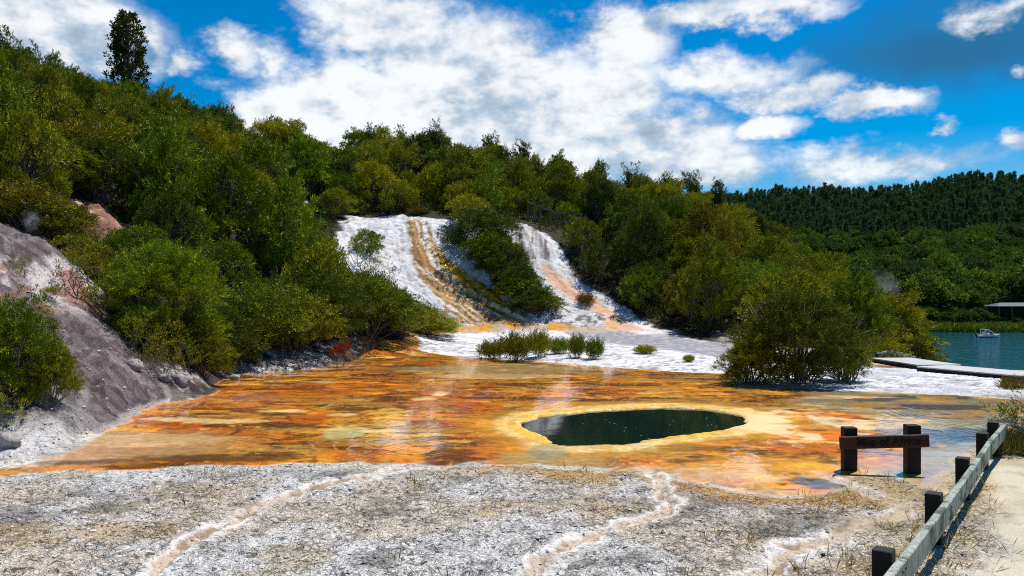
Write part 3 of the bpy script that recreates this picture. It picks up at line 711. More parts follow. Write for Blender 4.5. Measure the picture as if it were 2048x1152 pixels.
# clear the handrail on the slope and the space kept for single shrubs
keep &= ~((np.abs(cand[:, 0]-3.0) < 3.0) & (cand[:, 1] > 54) & (cand[:, 1] < 60.5))
cand = cand[keep]
forms = (['layered']*34+['rounded']*24+['feathery']*26+['flat_topped']*8+['low']*8)
FN = {'layered': 4, 'rounded': 3, 'feathery': 3, 'flat_topped': 2, 'low': 2}
recs = []
for X, Y in cand:
    pxx = CX+F*X/Y; rd = np.interp(pxx, RIDX, RIDD); ld = np.interp(pxx, LOWX, LOWD); t = np.clip((Y-ld)/(rd-ld), 0, 1)
    fm = forms[rng.randint(len(forms))]
    if t < .12: fm = ['rounded', 'low', 'feathery'][rng.randint(3)]
    if t > .8 and fm == 'low': fm = 'layered'
    if 985 < pxx < 1240 and 50 < Y < 63: fm = 'low'
    if 690 < pxx < 1010 and 55 < Y < 58: fm = 'low'
    Zg = float(hz(X, Y))
    nt_ = float(fbm(np.array(X*.09), np.array(Y*.09), 91, 3))
    w = {'dark green': .9, 'mid green': 1, 'olive green': 1.6, 'yellow-green': .55+2.2*(nt_ > .55), 'bronze-green': .15+.9*(nt_ < .4), 'bright green': .45}
    ks = list(w); pr = np.array([w[k] for k in ks]); tint = ks[rng.choice(len(ks), p=pr/pr.sum())]
    sc = rng.uniform(.72, 1.25)
    cap = np.interp(pxx, SKYX, SKYY)-16+rng.rand()*40
    if Y < 54 and 540 < pxx < 912: cap = max(cap, np.interp(pxx, CAPX, CAPY))
    Hm = {'layered': 3.95, 'rounded': 3.4, 'feathery': 4.0, 'flat_topped': 4.1, 'low': 2.0}
    room = CAM_H+(HY-cap)/F*Y-Zg
    if room < .5*Hm[fm]: fm = 'low'
    sc = min(sc, max(.35, room/Hm[fm]))
    recs.append([X, Y, Zg, fm, tint, sc, pxx])
def zone(pxx, py, Y):
    if pxx < 420: return 'near the left hilltop' if py < 300 else 'on the left slope above the grey bank'
    if pxx < 690: return 'along the ridge left of the white terrace' if py < 400 else 'low between the orange basin and left slope'
    if pxx < 1050: return 'on the skyline above the white terrace' if py < 345 else ('just above the white terrace' if Y > 50 else 'low beside the left foot of the terrace')
    if pxx < 1480: return 'on the ridge right of the terrace' if py < 440 else 'on the slope right of the terrace'
    return 'on the spur falling to the lake'
ORD = ['first', 'second', 'third', 'fourth', 'fifth', 'sixth', 'seventh', 'eighth', 'ninth', 'tenth', 'eleventh', 'twelfth', 'thirteenth', 'fourteenth', 'fifteenth', 'sixteenth', 'seventeenth', 'eighteenth']
bins = {}
for r in recs:
    py = project(r[0], r[1], r[2]+2.5)[1]; r.append(zone(r[6], py, r[1])); bins.setdefault((r[3], r[4], r[7]), []).append(r)
for k, L in bins.items():
    L.sort(key=lambda r: r[6])
    for i, r in enumerate(L):
        nm = k[0].replace('_', '-'); w = 'bush' if nm == 'low' else 'tree'
        r.append(f"{k[1]} {nm} {w} {k[2]}" if len(L) == 1 else f"{ORD[i]} {k[1]} {nm} {w} from the left {k[2]}")
for (X, Y, Zg, fm, tint, sc, pxx, zn, lab) in recs:
    plant('scrub_tree' if fm != 'low' else 'scrub_bush', '%s%d' % (fm, rng.randint(FN[fm])), (X, Y, Zg-.1), (sc*rng.uniform(.70, .98), sc*rng.uniform(.75, 1.0), sc), rng.uniform(-.6, .6), tint, lab,
          'tree' if fm != 'low' else 'bush', 'trees and bushes of the hillside scrub', rng.uniform(-.15, .2))
print('scrub', len(recs))

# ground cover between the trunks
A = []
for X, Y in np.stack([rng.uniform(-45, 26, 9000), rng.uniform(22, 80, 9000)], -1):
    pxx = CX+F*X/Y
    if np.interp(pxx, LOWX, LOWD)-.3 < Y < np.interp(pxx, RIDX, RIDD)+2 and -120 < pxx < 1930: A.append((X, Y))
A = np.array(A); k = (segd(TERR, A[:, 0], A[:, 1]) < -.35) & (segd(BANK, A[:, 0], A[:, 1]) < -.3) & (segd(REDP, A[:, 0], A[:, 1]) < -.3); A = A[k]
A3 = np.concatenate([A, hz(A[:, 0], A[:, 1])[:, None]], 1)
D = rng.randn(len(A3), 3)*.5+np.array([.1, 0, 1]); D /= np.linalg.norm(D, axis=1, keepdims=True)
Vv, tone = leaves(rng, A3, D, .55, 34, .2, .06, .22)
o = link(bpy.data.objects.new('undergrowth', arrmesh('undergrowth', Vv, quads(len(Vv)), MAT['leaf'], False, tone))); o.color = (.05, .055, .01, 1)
props(o, 'low dark green undergrowth filling the ground between the hillside trees', 'undergrowth', kind='stuff')

# ------------------------------------------------------------------ single shrubs and trees
def at(px, d, dz=-.08):
    X = (px-CX)/F*d; return (X, d, float(hz(X, d))+dz)
def one(name, key, px, d, sc, tint, label, cat='bush', rz=0.0, dz=-.08, group=None): return plant(name, key, at(px, d, dz), sc, rz, tint, label, cat, group)
one('round_shrub', 'big_round', 318, 21.9, (.75,.78,.70), 'bright green', 'large round bright green bush beside the grey bank at the basin edge')
one('bank_shrub', 'near_bank', 34, 13.7, (.55,.6,.60), 'mid green', 'dark green bush standing on the grey bank at the left edge')
one('bank_shrub', 'near_bank', 100, 13.9, (.30,.34,.36), 'olive green', 'smaller olive bush beside the dark bush on the grey bank', rz=2)
one('bank_shrub', 'twiggy', 8, 12.8, .55, 'yellow-green', 'small yellowish bush low on the bank at the left edge', rz=1)
one('bank_shrub', 'twiggy', 160, 20.6, (1.0,1.0,1.15), 'bronze-green', 'thin brownish shrub halfway up the bare bank', rz=2.2)
one('bank_shrub', 'twiggy', 195, 20.2, .8, 'bronze-green', 'low twiggy shrub beside the round bush on the bank', rz=.7)
one('bank_shrub', 'twiggy', 40, 19.0, .45, 'olive green', 'tiny shrub on the pale upper bank', rz=4)
one('bank_shrub', 'wispy', 105, 18.9, .38, 'yellow-green', 'tiny yellow-green tuft shrub on the grey bank below pale streaks')
one('basin_shrub', 'twiggy', 282, 19.7, (.9,.9,.95), 'olive green', 'upright olive shrub on the pale rocks below the round bush', rz=1.2)
one('basin_shrub', 'twiggy', 338, 20.8, (1.1,1.0,.9), 'yellow-green', 'spreading yellow-green shrub under the large round bush', rz=3)
one('basin_shrub', 'twiggy', 320, 19.4, (.9,.9,.8), 'bronze-green', 'dry brown twiggy shrub above the white basin rocks', rz=5)
one('basin_shrub', 'edge_bush', 405, 21.6, (.42,.42,.46), 'olive green', 'olive bush where the round bush meets the orange basin', rz=1)
one('basin_shrub', 'edge_bush', 440, 24.6, (.7,.7,.62), 'dark green', 'dark green bush behind the small olive bush at the basin corner', rz=2.2)
one('basin_shrub', 'twiggy', 365, 20.4, (.9,.9,.75), 'mid green', 'thin green shrub above the rounded pale rock', rz=2.8)
one('basin_shrub', 'edge_bush', 372, 21.6, (.45,.45,.42), 'dark green', 'dark bush tucked under the right side of the round bush', rz=.4)
one('basin_shrub', 'edge_bush', 505, 26.8, (.95,.95,.74), 'mid green', 'mid green bush on the basin shore left of the red dead shrub', rz=2)
one('basin_shrub', 'edge_bush', 590, 28.6, (1.0,1,.72), 'olive green', 'olive green bush overhanging the orange shore', rz=3.4)
one('basin_shrub', 'slope_bush', 635, 31, (.8,.8,.72), 'dark green', 'tall dark green bush behind the red dead shrub', rz=.5)
one('basin_shrub', 'slope_bush', 735, 34.2, (.8,.85,.78), 'mid green', 'wide green bush in front of the left foot of the terrace', rz=1.5)
one('basin_shrub', 'edge_bush', 795, 36.8, (.95,1,.66), 'olive green', 'olive bush at the orange stream mouth', rz=2.7)
one('basin_shrub', 'edge_bush', 855, 40.6, (.95,1.0,.42), 'yellow-green', 'low yellow-green bush right of the stream mouth at the terrace foot', rz=.2)
one('dead_shrub', 'wispy', 683, 27.6, (.55,.55,.85), (.24,.05,.010), 'small rusty red dead shrub on the orange shore', 'shrub')
one('dead_shrub', 'twiggy', 738, 31.5, (.6,.6,.75), (.10,.04,.012), 'brown withered shrub at the dark foot of the bushes', 'shrub', 1)
one('terrace_bush', 'slope_bush', 962, 50.8, (.95,.9,.70), 'dark green', 'big dark green bush on the upper terrace between white faces', rz=.4)
one('terrace_bush', 'slope_bush', 1008, 48.4, (.72,.7,.62), 'dark green', 'dark bush midway down the terrace slope', rz=2)
one('terrace_bush', 'slope_bush', 1046, 46.4, (.66,.65,.46), 'mid green', 'lower bush spreading over the terrace foot', rz=3.3)
one('terrace_bush', 'low0', 1092, 45.6, (.7,.8,.45), 'olive green', 'small olive bush at the right end of the terrace foot bushes', rz=1)
one('terrace_bush', 'slope_bush', 985, 49.4, (.78,.7,.60), 'mid green', 'green bush filling the gap under the big dark terrace bush', rz=4)
one('terrace_bush', 'slope_bush', 1030, 47.2, (.66,.6,.52), 'dark green', 'dark bush linking the middle and lower terrace bushes', rz=5)
one('terrace_bush', 'edge_bush', 1068, 45.4, (.75,.7,.48), 'dark green', 'low dark bush in front of the terrace foot bushes', rz=2)
one('terrace_bush', 'low1', 940, 53.6, (1.2,1,.9), 'yellow-green', 'yellow-green bush on the lip of the white terrace', rz=1.7)
one('terrace_bush', 'low1', 735, 48.6, (.66,.66,.7), 'bright green', 'small bright bush growing on the left white face', rz=.9)
one('terrace_bush', 'rounded1', 668, 53, (.75,.7,.62), 'olive green', 'rounded olive bush at the upper left corner of the white terrace')
one('terrace_bush', 'low0', 690, 55.6, (.9,.8,.6), 'mid green', 'low green bush on the lip at the upper left of the terrace')
one('terrace_bush', 'twiggy', 722, 46.0, (1.5,1.4,1.7), 'olive green', 'bare twiggy shrub on the white face below the small bright bush', rz=2.1)
one('terrace_bush', 'twiggy', 760, 44.6, (1.7,1.6,1.8), 'olive green', 'spindly shrub at the lower left of the white face', rz=.3)
one('terrace_bush', 'tuft_shrub', 1170, 46.9, (.8,.8,.6), (.16,.11,.012), 'golden tuft shrub beside the peach coloured stream', rz=1)
one('terrace_bush', 'tuft_shrub', 836, 54.6, (.9,.9,.5), (.14,.10,.012), 'golden tuft at the top of the brown stream')
MS = 'small shrubs on the white mound'
for px, d, sc, tint, lab in ((985,31.2,(.85,.8,.78),'olive green','low olive shrub at the left end of the mound shrubs'), (1032,30.2,(.95,.9,1.15),'olive green','tallest dense shrub on the white mound'),
        (1078,31.0,(.6,.6,1.1),'yellow-green','yellowish upright shrub right of the tallest mound shrub'), (1118,32.6,(.75,.75,.72),'bright green','low bright shrub near the middle of the white mound'),
        (1155,30.2,(.5,.5,.95),'olive green','spindly olive shrub left of the last mound shrub'), (1190,29.6,(.5,.5,.85),'mid green','thin grey-green shrub at the right end of the mound shrub row'),
        (1290,31.5,(.6,.6,.38),'yellow-green','small isolated tuft shrub on the grey part of the mound'), (1378,28.6,(.28,.28,.3),'yellow-green','tiny tuft alone low on the white mound')):
    one('mound_shrub', 'tuft_shrub', px, d, sc, tint, lab, 'shrub', px*.7, -.03, MS)
# big open bush on the right
bush = one('basin_shrub', 'open_stem', 1596, 22.4, (.80,.74,.74), (.085,.105,.005), 'large open olive bush with pale stems beside the orange basin', dz=-.1)
lower = one('basin_shrub', 'near_bank', 1502, 22.0, (.55,.6,.44), 'olive green', 'low side bush at the left foot of the large open bush', rz=1)
one('basin_shrub', 'near_bank', 1690, 22.6, (.52,.55,.52), 'olive green', 'low side bush at the right foot of the large open bush', rz=2)
rng = rs(31); mb = MB()
for i in range(22):
    a = rng.uniform(-2.7, -.2); r = rng.uniform(.9, 2.1); b0 = Vector((rng.uniform(-.8, .8), rng.uniform(-.5, .2), rng.uniform(.25, .9))); e = Vector((math.cos(a)*r, math.sin(a)*r*.75, rng.uniform(.02, .3)))
    md = b0.lerp(e, .5)+Vector((rng.randn()*.1, rng.randn()*.1, rng.uniform(.05, .3))); r0 = rng.uniform(.012, .026)
    mb.tube([b0, b0.lerp(md, .5)+Vector((0, 0, .06)), md, md.lerp(e, .6), e], [r0, r0*.9, r0*.75, r0*.5, r0*.25], 5)
    for q in range(2):
        s = md.lerp(e, rng.rand()); mb.tube([s, s+Vector((rng.randn()*.15, rng.randn()*.1, .1)), s+Vector((rng.randn()*.35, rng.randn()*.2, .15+.2*rng.rand()))], [r0*.5, r0*.35, r0*.12], 4)
for i in range(9):
    a = rng.uniform(0, 6.28); e = Vector((math.cos(a)*1.7, math.sin(a)*1.2, rng.uniform(2.3, 3.3))); b0 = Vector((math.cos(a)*.4, math.sin(a)*.3, .3))
    md = b0.lerp(e, .55)+Vector((0, 0, .2)); mb.tube([b0, md, e], [.03, .018, .005], 5)
e = Vector((2.6, .2, 2.1)); mb.tube([(.5, 0, .6), (1.5, .1, 1.6), e], [.03, .018, .006], 5); mb.tube([(1.5, .1, 1.6), (2.0, .1, 2.0), (2.3, .1, 2.6)], [.014, .009, .004], 4)
mb.build('bare_branches', MAT['pale_bark'], bush, True, 'pale leafless lower branches')
# trees by the lake
for px, d, key, sc, tint, lab in ((1790,42,'layered1',(1.0,1.0,.70),'olive green','broad olive tree at the lake edge above the steps'), (1838,43,'layered2',(.62,.7,.46),'olive green','outermost low tree leaning over the lake'),
        (1740,40,'rounded1',(.9,1,.62),'yellow-green','yellow-green tree left of the steps to the lake'), (1768,36.5,'low0',(.7,.7,.62),'yellow-green','small bright bush beside the top of the steps')):
    one('lake_tree' if 'tree' in lab else 'lake_bush', key, px, d, sc, tint, lab, 'tree' if 'tree' in lab else 'bush', px)
one('edge_shrub', 'twiggy', 2046, 12.3, (.85,.85,.62), 'dark green', 'thin dark shrub at the right picture edge beside the path', rz=1)
one('edge_shrub', 'twiggy', 2075, 12.8, (1.1,1.1,.8), 'olive green', 'olive shrub beyond the path end at the right edge', rz=3)
# skyline trees
def column_tree(name, px, d, H, W, tint, label, seed, dz):
    rng = rs(seed); A = []; D = []; mb = MB(); mb.tube([(0,0,-.4),(.05,0,H*.4),(0,.03,H*.95)], [.16,.1,.03], 7)
    for i in range(240):
        t = rng.rand()**.9; a = rng.rand()*6.28; r = W*.5*(1.02-.5*t-.35*max(0, t-.85)/.15)*(.35+.65*rng.rand()**.6)
        q = Vector((math.cos(a)*r, math.sin(a)*r, H*(.08+.9*t)))
        s = Vector((0, 0, max(.1, q.z-.9-.6*rng.rand()))); mb.tube([s, s.lerp(q, .6)+Vector((0,0,-.08)), q], [.03, .02, .008], 4)
        for k in range(3):
            A.append(np.array(q)+rng.randn(3)*.14); D.append(np.array([math.cos(a)*.5, math.sin(a)*.5, .9])+rng.randn(3)*.3)
    A = np.array(A); D = np.array(D); D /= np.linalg.norm(D, axis=1, keepdims=True)
    Vv, tone = leaves(rng, A, D, .28, 16, .17, .085, .085)
    e = empty(name, at(px, d, dz), label, 'tree')
    mb.build('trunk', MAT['bark'], e, True); o = link(bpy.data.objects.new('crown', arrmesh('column_crown', Vv, quads(len(Vv)), MAT['leaf'], False, tone)), e); o.color = (*tint, 1)
column_tree('column_tree', 256, 57.5, 8.3, 3.0, (.040,.050,.006), 'tall dark narrow tree alone on the left skyline', 5, .2)
def plume_tree(px, d, H, lean, seed, tint, label, sc=1):
    rng = rs(seed); A = []; D = []; mb = MB()
    for b in range(12):
        a = rng.rand()*6.28; r = .9*rng.rand(); hh = H*(.6+.4*rng.rand())
        tip = Vector((math.cos(a)*r+lean*hh*.3, math.sin(a)*r, hh)); md = Vector((math.cos(a)*r*.6, math.sin(a)*r*.6, hh*.55))
        mb.tube([(0,0,-.3), md*.5, md, tip], [.07,.05,.035,.01], 5)
        for k in range(16):
            t = .35+.65*k/16; q = Vector((0,0,0)).lerp(md, min(1, t*1.8)) if t < .55 else md.lerp(tip, (t-.55)/.45)
            A.append(np.array(q)+rng.randn(3)*.12); D.append(np.array([lean+rng.randn()*.35, rng.randn()*.4, .75+.3*rng.rand()]))
    A = np.array(A); D = np.array(D); D /= np.linalg.norm(D, axis=1, keepdims=True)
    Vv, tone = leaves(rng, A, D, .7, 30, .2, .045, .07, curve=(lean*.6, 0, -.1))
    e = empty('plume_tree', at(px, d, -.1), label, 'tree', sc=sc)
    mb.build('trunk', MAT['bark'], e, True); o = link(bpy.data.objects.new('crown', arrmesh('plume_crown', Vv, quads(len(Vv)), MAT['leaf'], False, tone)), e); o.color = (*TINT[tint], 1)
plume_tree(885, 74, 5.4, -.45, 41, 'dark green', 'windswept plumed tree tallest on the skyline above the terrace')
plume_tree(985, 74, 4.8, -.1, 42, 'dark green', 'dark upright tree right of the windswept plumed tree on the skyline')
plume_tree(1395, 71, 4.3, -.35, 43, 'mid green', 'plumed tree at the right end of the ridge before the pine hill')
plume_tree(1435, 70, 4.0, .1, 44, 'dark green', 'dark tree right of the plumed tree at the ridge end')
plume_tree(8, 51, 4.6, -.3, 45, 'dark green', 'wispy dark tree on the skyline at the far left edge')
plume_tree(1195, 75, 4.3, .1, 46, 'mid green', 'pointed tree on the ridge above the handrail')

for k_, (px, d, H_, ln, tn, lb) in enumerate(((60,53,4.2,-.2,'mid green','shaggy green tree on the left skyline beside the far left wispy tree'),(355,60,4.0,.15,'olive green','spiky tree on the skyline step right of the column tree'),
        (455,63,4.2,-.25,'mid green','spiky dome-edge tree on the skyline midway to the terrace'),(545,68,4.4,.2,'dark green','dark spiky tree on the skyline dip left of the terrace'),(600,70,4.6,-.2,'mid green','feather-topped tree on the skyline left of the terrace'),
        (735,75,4.6,.1,'dark green','dark spiky tree on the skyline over the left terrace edge'),(815,75,4.2,-.3,'olive green','olive spiky tree left of the windswept plumed tree'),(1050,75,4.6,-.2,'dark green','leaning dark tree on the descending skyline right of the terrace'),
        (1105,75,4.2,.2,'mid green','spiky green tree on the descending skyline above the handrail'),(1265,75,4.6,-.25,'dark green','dark shaggy tree on the right ridge before the plumed tree'),(1330,73,3.8,.15,'olive green','olive spiky tree just left of the plumed ridge-end tree'))):
    plume_tree(px, d, H_, ln, 60+k_, tn, lb)
for k_, (px, d, key, sc, tn, lb) in enumerate(((25,24.2,'low0',(.9,.9,.62),'bronze-green','bronze low bush on the crest of the grey bank at the left edge'),(70,24.6,'low1',(.85,.9,.60),'olive green','olive low bush on the bank crest left of the red cliff'),
        (112,25.0,'low0',(.8,.8,.70),'bronze-green','bronze bush on the bank crest touching the red cliff'),(150,24.2,'low1',(.62,.7,.42),'olive green','small olive bush below the red cliff on the bank crest'),
        (195,24.4,'low0',(.72,.7,.50),'bronze-green','bronze bush below the red cliff behind the twiggy shrubs'),(235,24.8,'low1',(.7,.7,.62),'olive green','olive bush between the red cliff and the round bush'),
        (268,26.8,'rounded0',(.7,.7,.62),'mid green','green bush right of the red cliff'),(120,29.5,'rounded1',(.8,.8,.6),'olive green','olive bush above the red cliff'),(200,31,'feathery0',(.8,.8,.62),'dark green','dark bush above the right end of the red cliff'),
        (165,21.6,'twiggy',(1.1,1,.7),'olive green','thin olive shrub at the pale top of the bank'))):
    one('crest_bush', key, px, d, sc, tn, lb, rz=k_*1.3)

# ------------------------------------------------------------------ far forest
def far_tree(key, seed, H, Rr, lumps, ll, lw):
    rng = rs(seed); L = []
    for i in range(lumps):
        r = Rr*math.sqrt((i+.3)/lumps); a = i*2.4+rng.rand(); rx = Rr*(.38+.2*rng.rand())
        L.append(((r*math.cos(a), r*math.sin(a), H*(.42+.45*(1-(r/Rr)**2*.8))+rng.randn()*.3), rx, rx*.75))
    A, D = lump_sprays(rng, L, 46, (0,0,0), .4, -.4)
    Vv, tone = leaves(rng, A, D, .9, 12, ll, lw, .3)
    KIND[key] = (arrmesh(key+'_crown', Vv, quads(len(Vv)), MAT['leaf_far'], False, tone), stems(rng, L[:5], .3, 5, .16, False).mesh(key+'_trunk', MAT['bark'], True), H)
for i in range(4): far_tree('broad%d' % i, 300+i, 9.5, 4.2, 12, .62, .34)
def pine(key, seed, H, Rr):
    rng = rs(seed); A = []; D = []; mb = MB(); mb.tube([(0,0,-1),(0,0,H*.5),(0,0,H*.98)], [.28,.2,.04], 6)
    for i in range(120):
        t = rng.rand()**.75; a = rng.rand()*6.28; r = Rr*(1-t)**.8*(.3+.7*rng.rand()); A.append((r*math.cos(a), r*math.sin(a), H*(.18+.80*t))); D.append((math.cos(a)*.7, math.sin(a)*.7, .75+rng.rand()*.5))
    A = np.array(A); D = np.array(D); D /= np.linalg.norm(D, axis=1, keepdims=True)
    Vv, tone = leaves(rng, A, D, .7+1.5*(1-A[:, 2]/H), 9, 1.2, .30, .22, tone_spray=.5)
    KIND[key] = (arrmesh(key+'_crown', Vv, quads(len(Vv)), MAT['leaf_far'], False, tone), mb.mesh(key+'_trunk', MAT['bark'], True), H)
    return Vv, tone
PV = [pine('pine%d' % i, 320+i, 19+i, 2.7) for i in range(3)]
rng = rs(77); fr_ = []
yy = 212.0
while yy < 415:
    s = 7.4*(yy/260)**.35; xx = .27*yy
    while xx < .70*yy:
        fr_.append((xx+rng.uniform(-.45, .45)*s, yy+rng.uniform(-.45, .45)*s)); xx += s*1.1
    yy += s*1.35
fr_.sort(key=lambda p: p[1])
FT = [(.045,.098,.012), (.075,.145,.012), (.034,.078,.016), (.110,.175,.014)]
FTN = ['dark green', 'mid green', 'deep green', 'light green']
print('far broad', len(fr_))
ex = []
for i, (X, Y) in enumerate(fr_):
    z = float(far_z(np.array(X), np.array(Y))); q = rng.randint(4)
    if 226 > Y and .59*Y < X < .68*Y and Y < 216: continue
    h = 'on the lower lakeside hill' if Y < 262 else ('midway up the lakeside hill' if Y < 330 else 'high on the lakeside hill below the pines')
    s = rng.uniform(.8, 1.5)
    if i < 300: plant('broadleaf_tree', 'broad%d' % rng.randint(4), (X, Y, z-.5), (s, s, s*rng.uniform(.85, 1.15)), rng.rand()*6.28, FT[q], f'{FTN[q]} rounded broadleaf tree {h}', 'broadleaf tree', 'broadleaf trees on the hill across the lake')
# pines
pn = []
yy = 405.0
while yy < 640:
    s = 4.3; xx = .24*yy
    while xx < .70*yy:
        pn.append((xx+rng.uniform(-.6, .6)*s, yy+rng.uniform(-.9, .9)*s)); xx += s*rng.uniform(.7, 1.3)
    yy += s*1.6
sky = sorted(pn, key=lambda p: (abs(p[1]-618) > 12, p[1]))
ind = sky[:300]; rest = sky[300:]
print('pines', len(pn))
for X, Y in ind:
    z = float(far_z(np.array(X), np.array(Y))); s = rng.uniform(.55, .95); up_ = abs(Y-618) <= 12
    plant('pine_tree', 'pine%d' % rng.randint(3), (X, Y, z), s, rng.rand()*6.28, (.018+.018*rng.rand(), .066+.034*rng.rand(), .030), 'slender blue-green pine in the top row along the far ridge' if up_ else 'slender blue-green pine in the lowest rows of the far plantation', 'pine tree',
          'pines along the far ridge' if up_ else 'pines at the lower edge of the far plantation')
VV = []; TT = []
for X, Y in rest:
    z = float(far_z(np.array(X), np.array(Y))); q = rng.randint(3); v, t = PV[q]; s = rng.uniform(.45, 1.05); a = rng.rand()*6.28
    keep_ = np.repeat(rng.rand(len(v)//4) < .8, 4); v = v[keep_]; t = np.clip(t[keep_]+rng.uniform(-.35, .35), 0, 1)
    VV.append(np.stack([(v[:, 0]*math.cos(a)-v[:, 1]*math.sin(a))*s+X, (v[:, 0]*math.sin(a)+v[:, 1]*math.cos(a))*s+Y, v[:, 2]*s+z], -1)); TT.append(t)
VV = np.concatenate(VV); TT = np.concatenate(TT)
o = link(bpy.data.objects.new('pine_forest', arrmesh('pine_forest', VV, quads(len(VV)), MAT['leaf_far'], False, TT))); o.color = (.026, .082, .032, 1)
props(o, 'dense blue-green pine plantation covering the far hillside', 'forest', kind='stuff')
# lake shore: reeds and shrubs
A = np.stack([rng.uniform(80, 160, 3500), rng.uniform(184, 194, 3500)], -1)
z = np.maximum(far_z(A[:, 0], A[:, 1]), LAKE); A3 = np.concatenate([A, z[:, None]], 1); D = rng.randn(len(A3), 3)*.25+np.array([0,0,1]); D /= np.linalg.norm(D, axis=1, keepdims=True)
Vv, tone = leaves(rng, A3, D, 1.0, 12, 1.1, .16, .3)
o = link(bpy.data.objects.new('reeds', arrmesh('reeds', Vv, quads(len(Vv)), MAT['leaf_far'], False, tone))); o.color = (.12, .20, .015, 1)
props(o, 'bright green reed belt along the far lake shore', 'reeds', kind='stuff')
sh = []
for i in range(34):
    Y = rng.uniform(196, 208); X = Y*(.47+.24*i/33)+rng.uniform(-1, 1); s = rng.uniform(.36, .5)
    if .585*Y < X: s *= .75
    q = rng.randint(4)
    plant('shore_bush', 'broad%d' % rng.randint(4), (X, Y, float(far_z(np.array(X), np.array(Y)))-.3), (s*1.25, s*1.25, s), rng.rand()*6.28, FT[q], f'{FTN[q]} bush behind the reeds on the far shore', 'bush', 'bushes behind the reeds')

# ------------------------------------------------------------------ fence
fe = empty('rail_fence', (2.78, 5.98, 0), 'low timber rail fence with dark posts along the sandy path', 'fence')
def loc(p): return Vector(p)-Vector((2.78, 5.98, 0))
rng = rs(3)
dirf = Vector((1.29, 1.73, 0)).normalized(); nrm = Vector((dirf.y, -dirf.x, 0))
ang = math.atan2(dirf.y, dirf.x)
for i, (X, Y) in enumerate(FENCE):
    h = .52 if i < 9 else .53; mb = MB(); g = Hs(X, Y)
    mb.box((0, 0, (h-.35)/2), (.14, .14, h+.35), Matrix.Rotation(ang+rng.uniform(-.03, .03), 3, 'Z'), .006)
    o = mb.build('post', MAT['dark_wood'], fe); o.location = loc((X, Y, 0)); o.rotation_euler = (rng.uniform(-.015, .015), rng.uniform(-.015, .015), 0)
ends = FENCE[:-1]+[(7.50, 12.39)]
for i in range(len(ends)-1):
    a = Vector((*ends[i], 0))+nrm*.105; b = Vector((*ends[i+1], 0))+nrm*.105
    gap = .008; a = a+dirf*gap
    dz = rng.uniform(-.008, .008); mb = MB()
    mb.bar(loc((a.x, a.y, .345+dz)), loc((b.x, b.y, .345-dz*.5)), .065, .2, bev=.008)
    o = mb.build('rail', MAT['old_wood'], fe)
    for q, (ee, sgn) in enumerate(((a, 1), (b, -1))):
        mb = MB(); c_ = ee+dirf*sgn*.05+nrm*.036
        for zz in (.30, .39): mb.tube([loc((c_.x, c_.y, zz))-nrm*.004, loc((c_.x, c_.y, zz))+nrm*.004], [.011, .008], 8)
        mb.build('bolt', MAT['dark_wood'], o)
# ------------------------------------------------------------------ sign
sg = empty('wooden_sign', (5.06, 11.0, 0), 'dark red-brown plank sign on two short posts in the orange mat', 'sign')
for px, d, h in ((1698, 11.12, .60), (1824, 10.95, .66)):
    X = (px-CX)/F*d; mb = MB(); mb.box((0, 0, (h-.5)/2), (.18, .15, h+.5), Matrix.Rotation(-.05, 3, 'Z'), .006)
    o = mb.build('post', MAT['dark_wood'], sg); o.location = (X-5.06, d-11.0, 0)
a = Vector(P(1679, 886, 10.98)); b = Vector(P(1858, 881, 10.80)); off = Vector((5.06, 11.0, 0)); mb = MB()
a = a-off; b = b-off; mb.bar(a, b, .05, .172, bev=.008)
bd = mb.build('board', MAT['sign_wood'], sg)
cu = bpy.data.curves.new('lettering', 'FONT'); cu.body = 'Map of Africa'; cu.size = .15; cu.extrude = .003; cu.align_x = 'CENTER'; cu.align_y = 'CENTER'; cu.offset = .003
tob = bpy.data.objects.new('lettering_source', cu); COL.objects.link(tob)
dg = bpy.context.evaluated_depsgraph_get(); tm = bpy.data.meshes.new_from_object(tob.evaluated_get(dg)); tm.name = 'lettering'; bpy.data.objects.remove(tob); tm.materials.clear(); tm.materials.append(MAT['letter'])
d = (b-a).normalized(); nv = Vector((d.y, -d.x, 0)).normalized(); u = nv.cross(d)
lo = link(bpy.data.objects.new('lettering', tm), bd); c_ = (a+b)/2+nv*.027+d*.05
lo.matrix_local = Matrix.Translation(c_) @ Matrix((d, u, nv)).transposed().to_4x4()
# ------------------------------------------------------------------ boardwalk, steps, lookout
def boardwalk(pA, pB, z, w, label, lift=0):
    a = Vector((*pA, z)); b = Vector((*pB, z)); d = (b-a).normalized(); nb = Vector((-d.y, d.x, 0))
    e = empty('boardwalk', (a.x, a.y, 0), label, 'boardwalk', 'timber boardwalk sections by the lake'); o0 = Vector((a.x, a.y, 0)); L = (b-a).length; mb = MB(); k = 0
    while k*.16 < L:
        c_ = a+d*(k*.16+.08)+nb*w/2-o0; mb.box(c_+Vector((0,0,-.02)), (.15, w, .04), Matrix((d, nb, Vector((0,0,1)))).transposed(), .004); k += 1
    mb.build('deck', MAT['deck'], e)
    for s in (.05, w-.05):
        mb = MB(); mb.bar(a+nb*s-o0+Vector((0,0,-.13)), b+nb*s-o0+Vector((0,0,-.13)), .06, .17); mb.build('bearer', MAT['dark_wood'], e)
    n = max(2, int(L/1.8))
    for i in range(n+1):
        q = a.lerp(b, i/n)
        for s in (.12, w-.12):
            mb = MB(); p0 = q+nb*s-o0; mb.box(p0+Vector((0,0,-.55)), (.1, .1, .68)); mb.build('pile', MAT['dark_wood'], e)
def xd(px, d): return ((px-CX)/F*d, d)
boardwalk(xd(1742, 29.6), xd(1834, 26.6), .17, 1.5, 'left boardwalk section leading to the lake steps')
boardwalk(xd(1833, 25.9), xd(2330, 19.6), .17, 1.5, 'long right boardwalk section crossing to the picture edge')
